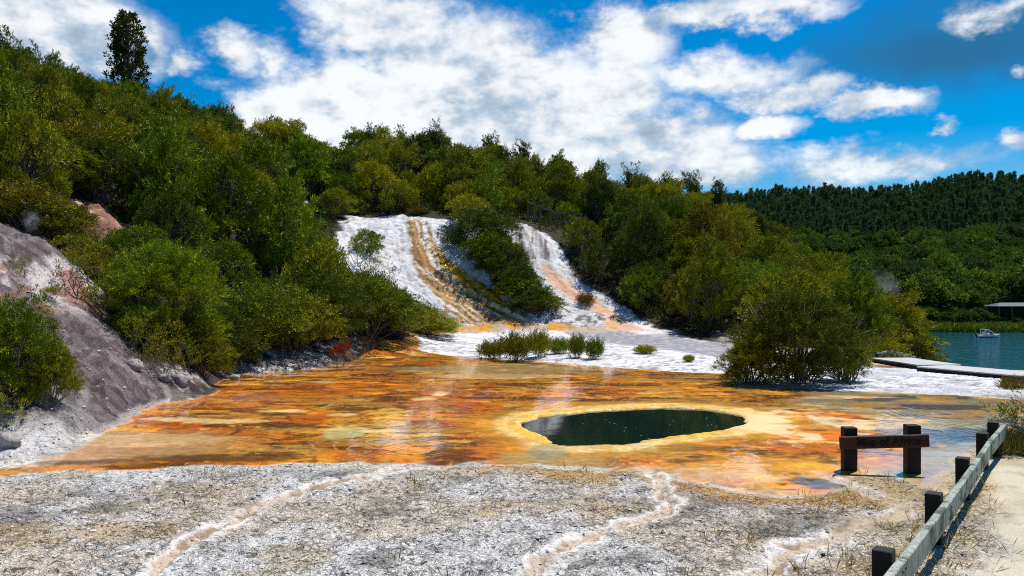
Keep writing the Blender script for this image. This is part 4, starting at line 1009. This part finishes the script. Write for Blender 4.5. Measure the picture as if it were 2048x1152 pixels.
st = empty('step_handrail', (13.6, 30, 0), 'timber handrail stepping down from boardwalk to the lake', 'handrail'); o0 = Vector((13.6, 30, 0))
sp_ = [(1749,704,30.6),(1760,706,31.2),(1772,703,31.8),(1784,703,32.4),(1804,710,33.4),(1818,713,34.2),(1829,717,35),(1839,720,35.8)]
tops = [Vector(P(*q)) for q in sp_]
for tpt in tops:
    mb = MB(); mb.box(tpt-o0+Vector((0,0,-.5)), (.08, .08, 1.0)); mb.build('post', MAT['rail_wood'], st)
for i in range(0, len(tops)-1):
    mb = MB(); q0 = tops[i]+Vector((0,0,-.02)); q1 = tops[i+1]; q1 = q1+Vector((0,0,.06 if i > 2 else 0)); mb.bar(q0-o0+Vector((0,-.06,0)), q1-o0+Vector((0,-.06,0)), .05, .08); mb.build('rail', MAT['old_wood'], st)
lk = empty('lookout_railing', tuple(P(1105, 440, 57)), 'brown timber railing of a lookout among bushes above the terrace', 'railing'); o0 = Vector(P(1105, 440, 57))
PT = [(1056,402,57.5),(1069,408,56.8),(1081,413,57.0),(1098,418,57.6),(1115,423,57.0),(1131,427,57.6),(1146,424,56.6),(1163,429,57.0)]
tp = [Vector(P(*q)) for q in PT]
for tpt in tp:
    mb = MB(); mb.box(tpt-o0+Vector((0,0,-.75)), (.12, .12, 1.7), None, .01); mb.build('post', MAT['rail_wood'], lk)
for i, j, dz in ((0,1,-.12),(1,2,-.06),(3,5,-.1),(4,6,-.75),(6,7,-.05),(2,3,-.1)):
    mb = MB(); mb.bar(tp[i]-o0+Vector((0,-.085,dz)), tp[j]-o0+Vector((0,-.085,dz)), .05, .12); mb.build('rail', MAT['rail_wood'], lk)
# ------------------------------------------------------------------ rocks
def rock(px, d, s, label, seed, mat='rock', sink=.25):
    rng = rs(seed); n, k = 14, 9; V = []; Fs = []
    for i in range(k+1):
        th = math.pi*i/k
        for j in range(n):
            a = 2*math.pi*j/n; v = np.array([math.sin(th)*math.cos(a), math.sin(th)*math.sin(a), math.cos(th)])
            r = 1+.45*(float(fbm(np.array(v[0]*1.7+v[2]*2.1+seed), np.array(v[1]*1.7-v[2]*1.3), seed, 4))-.5)*2
            V.append(v*r*np.array(s))
    for i in range(k):
        for j in range(n): Fs.append((i*n+j, (i+1)*n+j, (i+1)*n+(j+1) % n, i*n+(j+1) % n))
    mb = MB(); mb.add(V, Fs); o = mb.build('rock', MAT[mat], None, True); X = (px-CX)/F*d; o.location = (X, d, float(hz(X, d))+s[2]*(1-sink*2)); o.rotation_euler = (0, 0, seed)
    props(o, label, 'rock', 'pale rocks'); return o
rock(470, 23.4, (.16,.12,.10), 'small white rock at the edge of the orange basin', 1)
rock(362, 19.5, (.22,.18,.15), 'pale rounded rock at the basin edge below the round bush', 2)
rock(330, 19.2, (.15,.12,.12), 'pale rock left of the rounded rock below the bush', 3)
rock(268, 18.6, (.2,.16,.14), 'mauve rock at the foot of the bank beside the basin', 4)
rock(600, 44.5, (1.0,.5,.3), 'flat pale rock glimpsed between bushes on the left slope', 5, sink=-2.3)
rock(15, 12.0, (.2,.16,.14), 'white boulder at the foot of the bank at the left edge', 6)
0 and rock(215, 27.0, (.8,.6,.5), 'rusty rock outcrop lower on the red cliff patch', 8)
# ------------------------------------------------------------------ boat
bo = empty('motor_boat', (float(P(1976,680,160)[0]), 160, LAKE), 'small white motor boat crossing the lake', 'boat')
mb = MB(); secs = []
for t in np.linspace(0, 1, 9):
    xb = -2.4+4.9*t; w = .95*(1-max(0, t-.45)**2*3.0) if t < 1 else .04; w = max(w, .04); zt = .5+.2*t*t; zk = -.22+.34*max(0, t-.7)**1.0*1.6
    secs.append([(xb, -w, zt), (xb, -w*.86, .18+.1*t), (xb, -w*.05, zk), (xb, w*.05, zk), (xb, w*.86, .18+.1*t), (xb, w, zt), (xb, w*.72, zt+.02), (xb, -w*.72, zt+.02)])
V = [p for s in secs for p in s]; Fs = []
for i in range(8):
    for j in range(8): Fs.append((i*8+j, i*8+(j+1) % 8, (i+1)*8+(j+1) % 8, (i+1)*8+j))
Fs += [tuple(range(7, -1, -1)), tuple(64+k for k in range(8))]
mb.add(V, Fs); hull = mb.build('hull', MAT['white_paint'], bo)
mb = MB(); mb.box((.35, 0, .72), (1.5, 1.1, .18), None, .05); mb.build('cabin_deck', MAT['white_paint'], bo)
mb = MB(); mb.add([(.75,-.7,.78),(.75,.7,.78),(.15,.6,1.35),(.15,-.6,1.35),(.78,-.7,.78),(.78,.7,.78),(.18,.6,1.35),(.18,-.6,1.35)], [(0,1,2,3),(7,6,5,4),(0,4,5,1),(1,5,6,2),(2,6,7,3),(3,7,4,0)]); mb.build('windscreen', MAT['dark_glass'], bo)
mb = MB(); mb.box((-.75, 0, 1.62), (.9, 1.3, .1), Matrix.Rotation(.12, 3, 'Y'), .03); cn = mb.build('canopy', MAT['canvas'], bo)
mb = MB()
for yy_ in (-.66, .66):
    mb.tube([(1.05, yy_, .6), (.3, yy_, 1.2), (-.5, yy_, 1.62)], [.05, .05, .05], 6); mb.tube([(-1.15, yy_, .55), (-1.05, yy_, 1.6)], [.04, .04], 6)
mb.build('frame', MAT['white_paint'], cn)
mb = MB(); mb.box((-2.5, 0, .6), (.35, .4, .55), None, .08); mb.box((-2.52, 0, .1), (.12, .12, .7)); mb.build('outboard_motor', MAT['motor'], bo)
for yy_ in (-.35, .35):
    mb = MB(); mb.box((-.6, yy_, .78), (.45, .45, .12), None, .04); mb.box((-.85, yy_, 1.0), (.1, .45, .45), None, .03); mb.build('seat', MAT['canvas'], bo)
bo.rotation_euler = (0, 0, .1)
# ------------------------------------------------------------------ shelter across the lake
e0 = P(2036, 622, 200); g = float(far_z(np.array(e0[0]), np.array(e0[1])))
sx = empty('shelter_hut', (e0[0], e0[1], e0[2]-.6), 'dark open shelter with grey pitched roof across the lake', 'shelter')
mb = MB(); hw, hd = 7.0, 3.0; z0, z1 = 1.7, 2.7
mb.add([(-hw,-hd,z0),(hw,-hd,z0),(hw,hd,z0),(-hw,hd,z0),(-hw+2.4,0,z1),(hw-2.4,0,z1),(-hw,-hd,z0+.14),(hw,-hd,z0+.14),(hw,hd,z0+.14),(-hw,hd,z0+.14)],
       [(3,2,1,0),(0,1,7,6),(1,2,8,7),(2,3,9,8),(3,0,6,9),(6,7,5,4),(8,9,4,5),(7,8,5),(9,6,4)]); mb.build('roof', MAT['roof'], sx)
mb = MB(); mb.box((0, 2.3, .4), (12.4, .15, 2.6)); mb.box((-6.1, .3, .4), (.15, 3.8, 2.6)); mb.build('wall', MAT['wall_wood'], sx)
for xx in (-6.3, -3.1, 0, 3.1, 6.3):
    mb = MB(); mb.box((xx, -2.6, .3), (.16, .16, 2.8)); mb.build('post', MAT['rail_wood'], sx)
mb = MB(); mb.box((0, 0, -1.4), (13, 5.6, .9)); mb.build('floor_slab', MAT['wall_wood'], sx)

# ------------------------------------------------------------------ grass: dry tufts over the sinter flats and verges
rng = rs(19); A = []
for _ in range(26000):
    Y = rng.uniform(4.5, 13.5); X = rng.uniform(-.75, .8)*Y
    A.append((X, Y))
A = np.array(A); mk = masks(A[:, 0], A[:, 1]); cl = fbm(A[:, 0]*.8, A[:, 1]*.8, 95, 4)
v_ = (1-sstep(.2, 1.3, np.abs(mk['path']+.6)))*(A[:, 0] > 1.5)
pr = sstep(.64, .78, cl)*.10+v_*.10
pr *= (mk['basin'] < -.25) & (mk['bank'] < -.1) & (mk['path'] < .1) & (mk['chan'] > .2)
A = A[rng.rand(len(A)) < pr]; mk = masks(A[:, 0], A[:, 1])
A3 = np.concatenate([A, height(A[:, 0], A[:, 1], mk)[:, None]], 1); D = rng.randn(len(A3), 3)*.35+np.array([.1,0,1]); D /= np.linalg.norm(D, axis=1, keepdims=True)
Vv, tone = leaves(rng, A3, D, .05, 9, .13, .007, .035, droop=.1)
gm = leaf_mat('dry_grass', .3)
o = link(bpy.data.objects.new('grass', arrmesh('grass', Vv, quads(len(Vv)), gm, False, tone))); o.color = (.30, .22, .045, 1)
props(o, 'sparse dry golden grass on the pale crust and path verge', 'grass', kind='stuff')
print('grass tufts', len(A))
A = np.stack([rng.uniform(-.8, .8, 15000), rng.uniform(4.5, 21, 15000)], -1); A[:, 0] *= A[:, 1]; mk = masks(A[:, 0], A[:, 1])
k = ((mk['basin'] < -.1) & (mk['path'] < -.1) & (A[:, 1] < 13) & (rng.rand(len(A)) < .55)) | ((mk['bank'] > 0) & (rng.rand(len(A)) < .35)); A = A[k]; mk = masks(A[:, 0], A[:, 1])
zc = height(A[:, 0], A[:, 1], mk); n_ = len(A); base = np.array([[1,0,0],[0,1,0],[-1,0,0],[0,-1,0],[0,0,.7],[0,0,-.7]]); sz = (.008+.03*rng.rand(n_)**4)*np.where(mk['bank'] > 0, 1.3, 1)
Vv = base[None]*(.6+.8*rng.rand(n_, 6, 1))*sz[:, None, None]; ang_ = rng.rand(n_)*6.28; ca_, sa_ = np.cos(ang_)[:, None], np.sin(ang_)[:, None]
Vv = np.stack([Vv[..., 0]*ca_-Vv[..., 1]*sa_+A[:, :1], Vv[..., 0]*sa_+Vv[..., 1]*ca_+A[:, 1:2], Vv[..., 2]+zc[:, None]+sz[:, None]*.25], -1).reshape(-1, 3)
tri = np.array([[0,1,4],[1,2,4],[2,3,4],[3,0,4],[1,0,5],[2,1,5],[3,2,5],[0,3,5]]); Q_ = (np.arange(n_)[:, None, None]*6+tri[None]).reshape(-1, 3)
o = link(bpy.data.objects.new('gravel', arrmesh('gravel', Vv, Q_, rough_mat('crust_chips', (.38,.34,.31), (.6,.57,.53), 3, .9, .3))))
props(o, 'loose pale chips and stones scattered over the crust and the bank', 'gravel', kind='stuff')
# grassy islet at the right
A = np.array([xd(px, d) for px, d in zip(rng.uniform(2005, 2130, 160), rng.uniform(20.6, 21.8, 160))]); A3 = np.concatenate([A, hz(A[:, 0], A[:, 1])[:, None]], 1)
D = rng.randn(len(A3), 3)*.3+np.array([0,0,1]); D /= np.linalg.norm(D, axis=1, keepdims=True); Vv, tone = leaves(rng, A3, D, .05, 40, .16, .014, .07)
o = link(bpy.data.objects.new('grass', arrmesh('grass_islet', Vv, quads(len(Vv)), gm, False, tone))); o.color = (.16, .105, .025, 1)
props(o, 'brown tussock grass at the right end of the white silica', 'grass', kind='stuff')
A = np.array([xd(px, d) for px, d in zip(rng.uniform(1985, 2120, 140), rng.uniform(11.9, 13.2, 140))]); A3 = np.concatenate([A, hz(A[:, 0], A[:, 1])[:, None]], 1)
D = rng.randn(len(A3), 3)*.3+np.array([0,0,1]); D /= np.linalg.norm(D, axis=1, keepdims=True); Vv, tone = leaves(rng, A3, D, .08, 40, .2, .01, .06)
o = link(bpy.data.objects.new('grass', arrmesh('grass_verge', Vv, quads(len(Vv)), gm, False, tone))); o.color = (.14, .12, .03, 1)
props(o, 'olive grass clump at the end of the fence by the path', 'grass', kind='stuff')

# ------------------------------------------------------------------ steam
def steam(px, py, d, r, dens, label):
    n, k = 16, 10; V = []; Fs = []
    for i in range(k+1):
        th = math.pi*i/k
        for j in range(n): a = 2*math.pi*j/n; V.append((math.sin(th)*math.cos(a), math.sin(th)*math.sin(a), math.cos(th)))
    for i in range(k):
        for j in range(n): Fs.append((i*n+j, (i+1)*n+j, (i+1)*n+(j+1) % n, i*n+(j+1) % n))
    m, nt = newmat('steam'); co = N(nt, 'ShaderNodeTexCoord').outputs['Object']
    ln = V_(nt, 'LENGTH', co, out=1); nz = noise(nt, co, 2.2, 3, .6)
    dn = M_(nt, 'MULTIPLY', M_(nt, 'MULTIPLY', ramp(nt, ln, .95, .1), ramp(nt, nz, .38, .68)), dens)
    p = N(nt, 'ShaderNodeVolumePrincipled', i_Density=dn); p.inputs['Color'].default_value = (.95, .97, 1, 1)
    N(nt, 'ShaderNodeOutputMaterial', i_Volume=p.outputs[0])
    mb = MB(); mb.add(V, Fs); o = mb.build('steam', m, None, True); o.location = P(px, py, d); o.scale = r; props(o, label, 'steam', kind='stuff')
steam(1765, 580, 47.5, (1.3, 1.0, 1.7), .4, 'thin wisp of steam rising above the trees by the lake')
steam(62, 440, 22.4, (.35, .3, .42), 1.2, 'small puff of steam on top of the grey bank')
steam(690, 480, 46.0, (.8, .8, 1.3), .5, 'faint steam beside the left edge of the white terrace')
steam(140, 822, 13.6, (.9, .5, .6), .55, 'low steam drifting over the foot of the grey bank')
steam(470, 800, 18.6, (1.5, .8, .35), .3, 'thin steam over the left end of the orange basin')

# ------------------------------------------------------------------ sky, sun
SUN_AZ, SUN_EL = R(45), R(66)
w = bpy.data.worlds.new('World'); scene.world = w; w.use_nodes = True; nt = w.node_tree; nt.nodes.clear()
skyn = N(nt, 'ShaderNodeTexSky', sky_type='NISHITA', sun_disc=False, sun_elevation=SUN_EL, sun_rotation=SUN_AZ, air_density=1.0, dust_density=.4, ozone_density=2.5)
hs = N(nt, 'ShaderNodeHueSaturation', i_Hue=.5, i_Saturation=1.85, i_Value=.95, i_Color=skyn.outputs[0])
bg = N(nt, 'ShaderNodeBackground', i_Color=hs.outputs[0], i_Strength=.095)
dr = V_(nt, 'NORMALIZE', N(nt, 'ShaderNodeTexCoord').outputs['Generated'])
sx_ = N(nt, 'ShaderNodeSeparateXYZ', i_Vector=dr)
az = M_(nt, 'ARCTAN2', sx_.outputs[0], sx_.outputs[1]); el = M_(nt, 'ARCSINE', sx_.outputs[2])
nz1 = N(nt, 'ShaderNodeTexNoise', i_Vector=V_(nt, 'MULTIPLY', dr, (1,1,1.5)), i_Scale=7.0, i_Detail=8, i_Roughness=.6)
nz2 = N(nt, 'ShaderNodeTexNoise', i_Vector=V_(nt, 'MULTIPLY', dr, (1,1,1.6)), i_Scale=17.0, i_Detail=8, i_Roughness=.62)
nz3 = N(nt, 'ShaderNodeTexNoise', i_Vector=V_(nt, 'ADD', V_(nt, 'MULTIPLY', dr, (1,1,1.6)), (.018, 0, .028)), i_Scale=17.0, i_Detail=6, i_Roughness=.6)
ae = N(nt, 'ShaderNodeCombineXYZ', i_0=az, i_1=el, i_2=0.0).outputs[0]
wv = V_(nt, 'ADD', ae, V_(nt, 'MULTIPLY', V_(nt, 'SUBTRACT', nz1.outputs['Color'], (.5,.5,.5)), (.13,.09,0)))
wv = V_(nt, 'ADD', wv, V_(nt, 'MULTIPLY', V_(nt, 'SUBTRACT', nz2.outputs['Color'], (.5,.5,.5)), (.05,.04,0)))
BL = [(760,55,170,95,1),(900,130,230,110,1),(690,195,230,70,1),(550,205,100,45,.8),(1050,165,260,95,1.1),(1200,175,150,80,1),(950,250,420,85,.9),(1200,285,310,85,1),(1370,285,130,70,1),
      (1250,75,110,75,.9),(1450,18,240,34,.7),(1420,132,170,40,.66),(1560,185,110,45,1),(1740,215,135,32,1),(1535,262,80,34,.95),(1400,335,150,55,.9),(1750,328,250,32,.69),(1000,330,500,70,.75),(640,260,250,50,.8),
      (1895,243,30,13,.66),(2030,298,44,18,.66),(110,55,260,85,.75),(320,95,45,60,.45),(480,100,70,36,.65),(375,128,42,22,.5),(545,125,40,45,.4),(2020,8,110,24,.6),(2045,128,34,10,.6)]
Dn = None
for (px, py, rx, ry, st_) in BL:
    a0 = math.atan((px-CX)/F); e0_ = math.atan((HY-py)/F*math.cos(a0)); ra = rx/F*math.cos(a0)**2*1.07; re = ry/F*1.07
    q = V_(nt, 'LENGTH', V_(nt, 'MULTIPLY', V_(nt, 'SUBTRACT', wv, (a0, e0_, 0)), (1/ra, 1/re, 0)), out=1)
    v = M_(nt, 'MULTIPLY', M_(nt, 'SUBTRACT', 1.0, q), 1.0) if st_ >= .7 else M_(nt, 'SUBTRACT', M_(nt, 'MULTIPLY', M_(nt, 'SUBTRACT', 1.0, q), .6), (.7-st_)*.35)
    Dn = v if Dn is None else M_(nt, 'SMOOTH_MAX', Dn, v, .12)
# loose cloud over the rest of the dome, outside the framed part
outm = M_(nt, 'MAXIMUM', ramp(nt, M_(nt, 'ABSOLUTE', az), .66, .85), ramp(nt, el, .42, .6))
big = noise(nt, dr, 2.6, 6, .55)
Dn = M_(nt, 'MAXIMUM', Dn, M_(nt, 'SUBTRACT', M_(nt, 'MULTIPLY', M_(nt, 'SUBTRACT', big, .60), 3.0), M_(nt, 'MULTIPLY', M_(nt, 'SUBTRACT', 1.0, outm), 9)))
Dn = M_(nt, 'ADD', Dn, M_(nt, 'MULTIPLY', M_(nt, 'SUBTRACT', nz2.outputs[0], .5), .8))
alpha = M_(nt, 'MULTIPLY', ramp(nt, Dn, -.10, .50), .92)
alpha = M_(nt, 'MULTIPLY', alpha, ramp(nt, el, -.02, .03))
rel = M_(nt, 'MULTIPLY', M_(nt, 'SUBTRACT', nz2.outputs[0], nz3.outputs[0]), .9)
thick = ramp(nt, Dn, .05, .6)
soft = noise(nt, V_(nt, 'MULTIPLY', dr, (1,1,2.2)), 5.5, 4, .5)
lum = M_(nt, 'ADD', M_(nt, 'MULTIPLY_ADD', ramp(nt, soft, .36, .62), .2, .61), M_(nt, 'ADD', rel, M_(nt, 'MULTIPLY', thick, .06)))
lum = M_(nt, 'MINIMUM', M_(nt, 'MAXIMUM', lum, .40), .86)
cc = mixc(nt, ramp(nt, lum, .56, .78), (.68, .84, 1.0), (.97, .985, 1.0))
bc = N(nt, 'ShaderNodeBackground', i_Color=cc, i_Strength=lum)
# grey veil of a darker cloud at upper right
a0 = math.atan((1930-CX)/F); e0_ = math.atan((HY-85)/F*math.cos(a0))
q = V_(nt, 'LENGTH', V_(nt, 'MULTIPLY', V_(nt, 'SUBTRACT', wv, (a0, e0_, 0)), (1/.2, 1/.055, 0)), out=1)
veil = M_(nt, 'MULTIPLY', ramp(nt, q, 1.3, .15), .92)
bv = N(nt, 'ShaderNodeBackground', i_Color=(.03, .17, .36, 1), i_Strength=.75)
m1 = N(nt, 'ShaderNodeMixShader', i_0=veil, i_1=bg.outputs[0], i_2=bv.outputs[0])
m2 = N(nt, 'ShaderNodeMixShader', i_0=alpha, i_1=m1.outputs[0], i_2=bc.outputs[0])
N(nt, 'ShaderNodeOutputWorld', i_Surface=m2.outputs[0])
sun = bpy.data.lights.new('sun', 'SUN'); sun.energy = 5.0; sun.angle = R(.53); sun.color = (1, .955, .88)
so = link(bpy.data.objects.new('sun', sun)); sv = Vector((math.cos(SUN_EL)*math.sin(SUN_AZ), math.cos(SUN_EL)*math.cos(SUN_AZ), math.sin(SUN_EL)))
so.rotation_euler = sv.to_track_quat('Z', 'Y').to_euler()

# ------------------------------------------------------------------ camera
cam = bpy.data.cameras.new('camera'); cam.sensor_width = 36; cam.lens = 36*F/2048; cam.shift_y = -(576-HY)/2048; cam.clip_end = 3000; cam.clip_start = .05
cm_ = link(bpy.data.objects.new('camera', cam)); cm_.location = (0, 0, CAM_H); cm_.rotation_euler = (R(90), 0, 0)
scene.camera = cm_
vs = scene.view_settings; scene.display_settings.display_device = 'sRGB'; vs.view_transform = 'Standard'; vs.look = 'None'; vs.exposure = .3; vs.gamma = 1
scene.cycles.max_bounces = 6; scene.cycles.diffuse_bounces = 3; scene.cycles.glossy_bounces = 3; scene.cycles.transmission_bounces = 3; scene.cycles.volume_bounces = 1; scene.cycles.transparent_max_bounces = 6
scene.cycles.use_denoising = False; scene.cycles.filter_width = 1.05
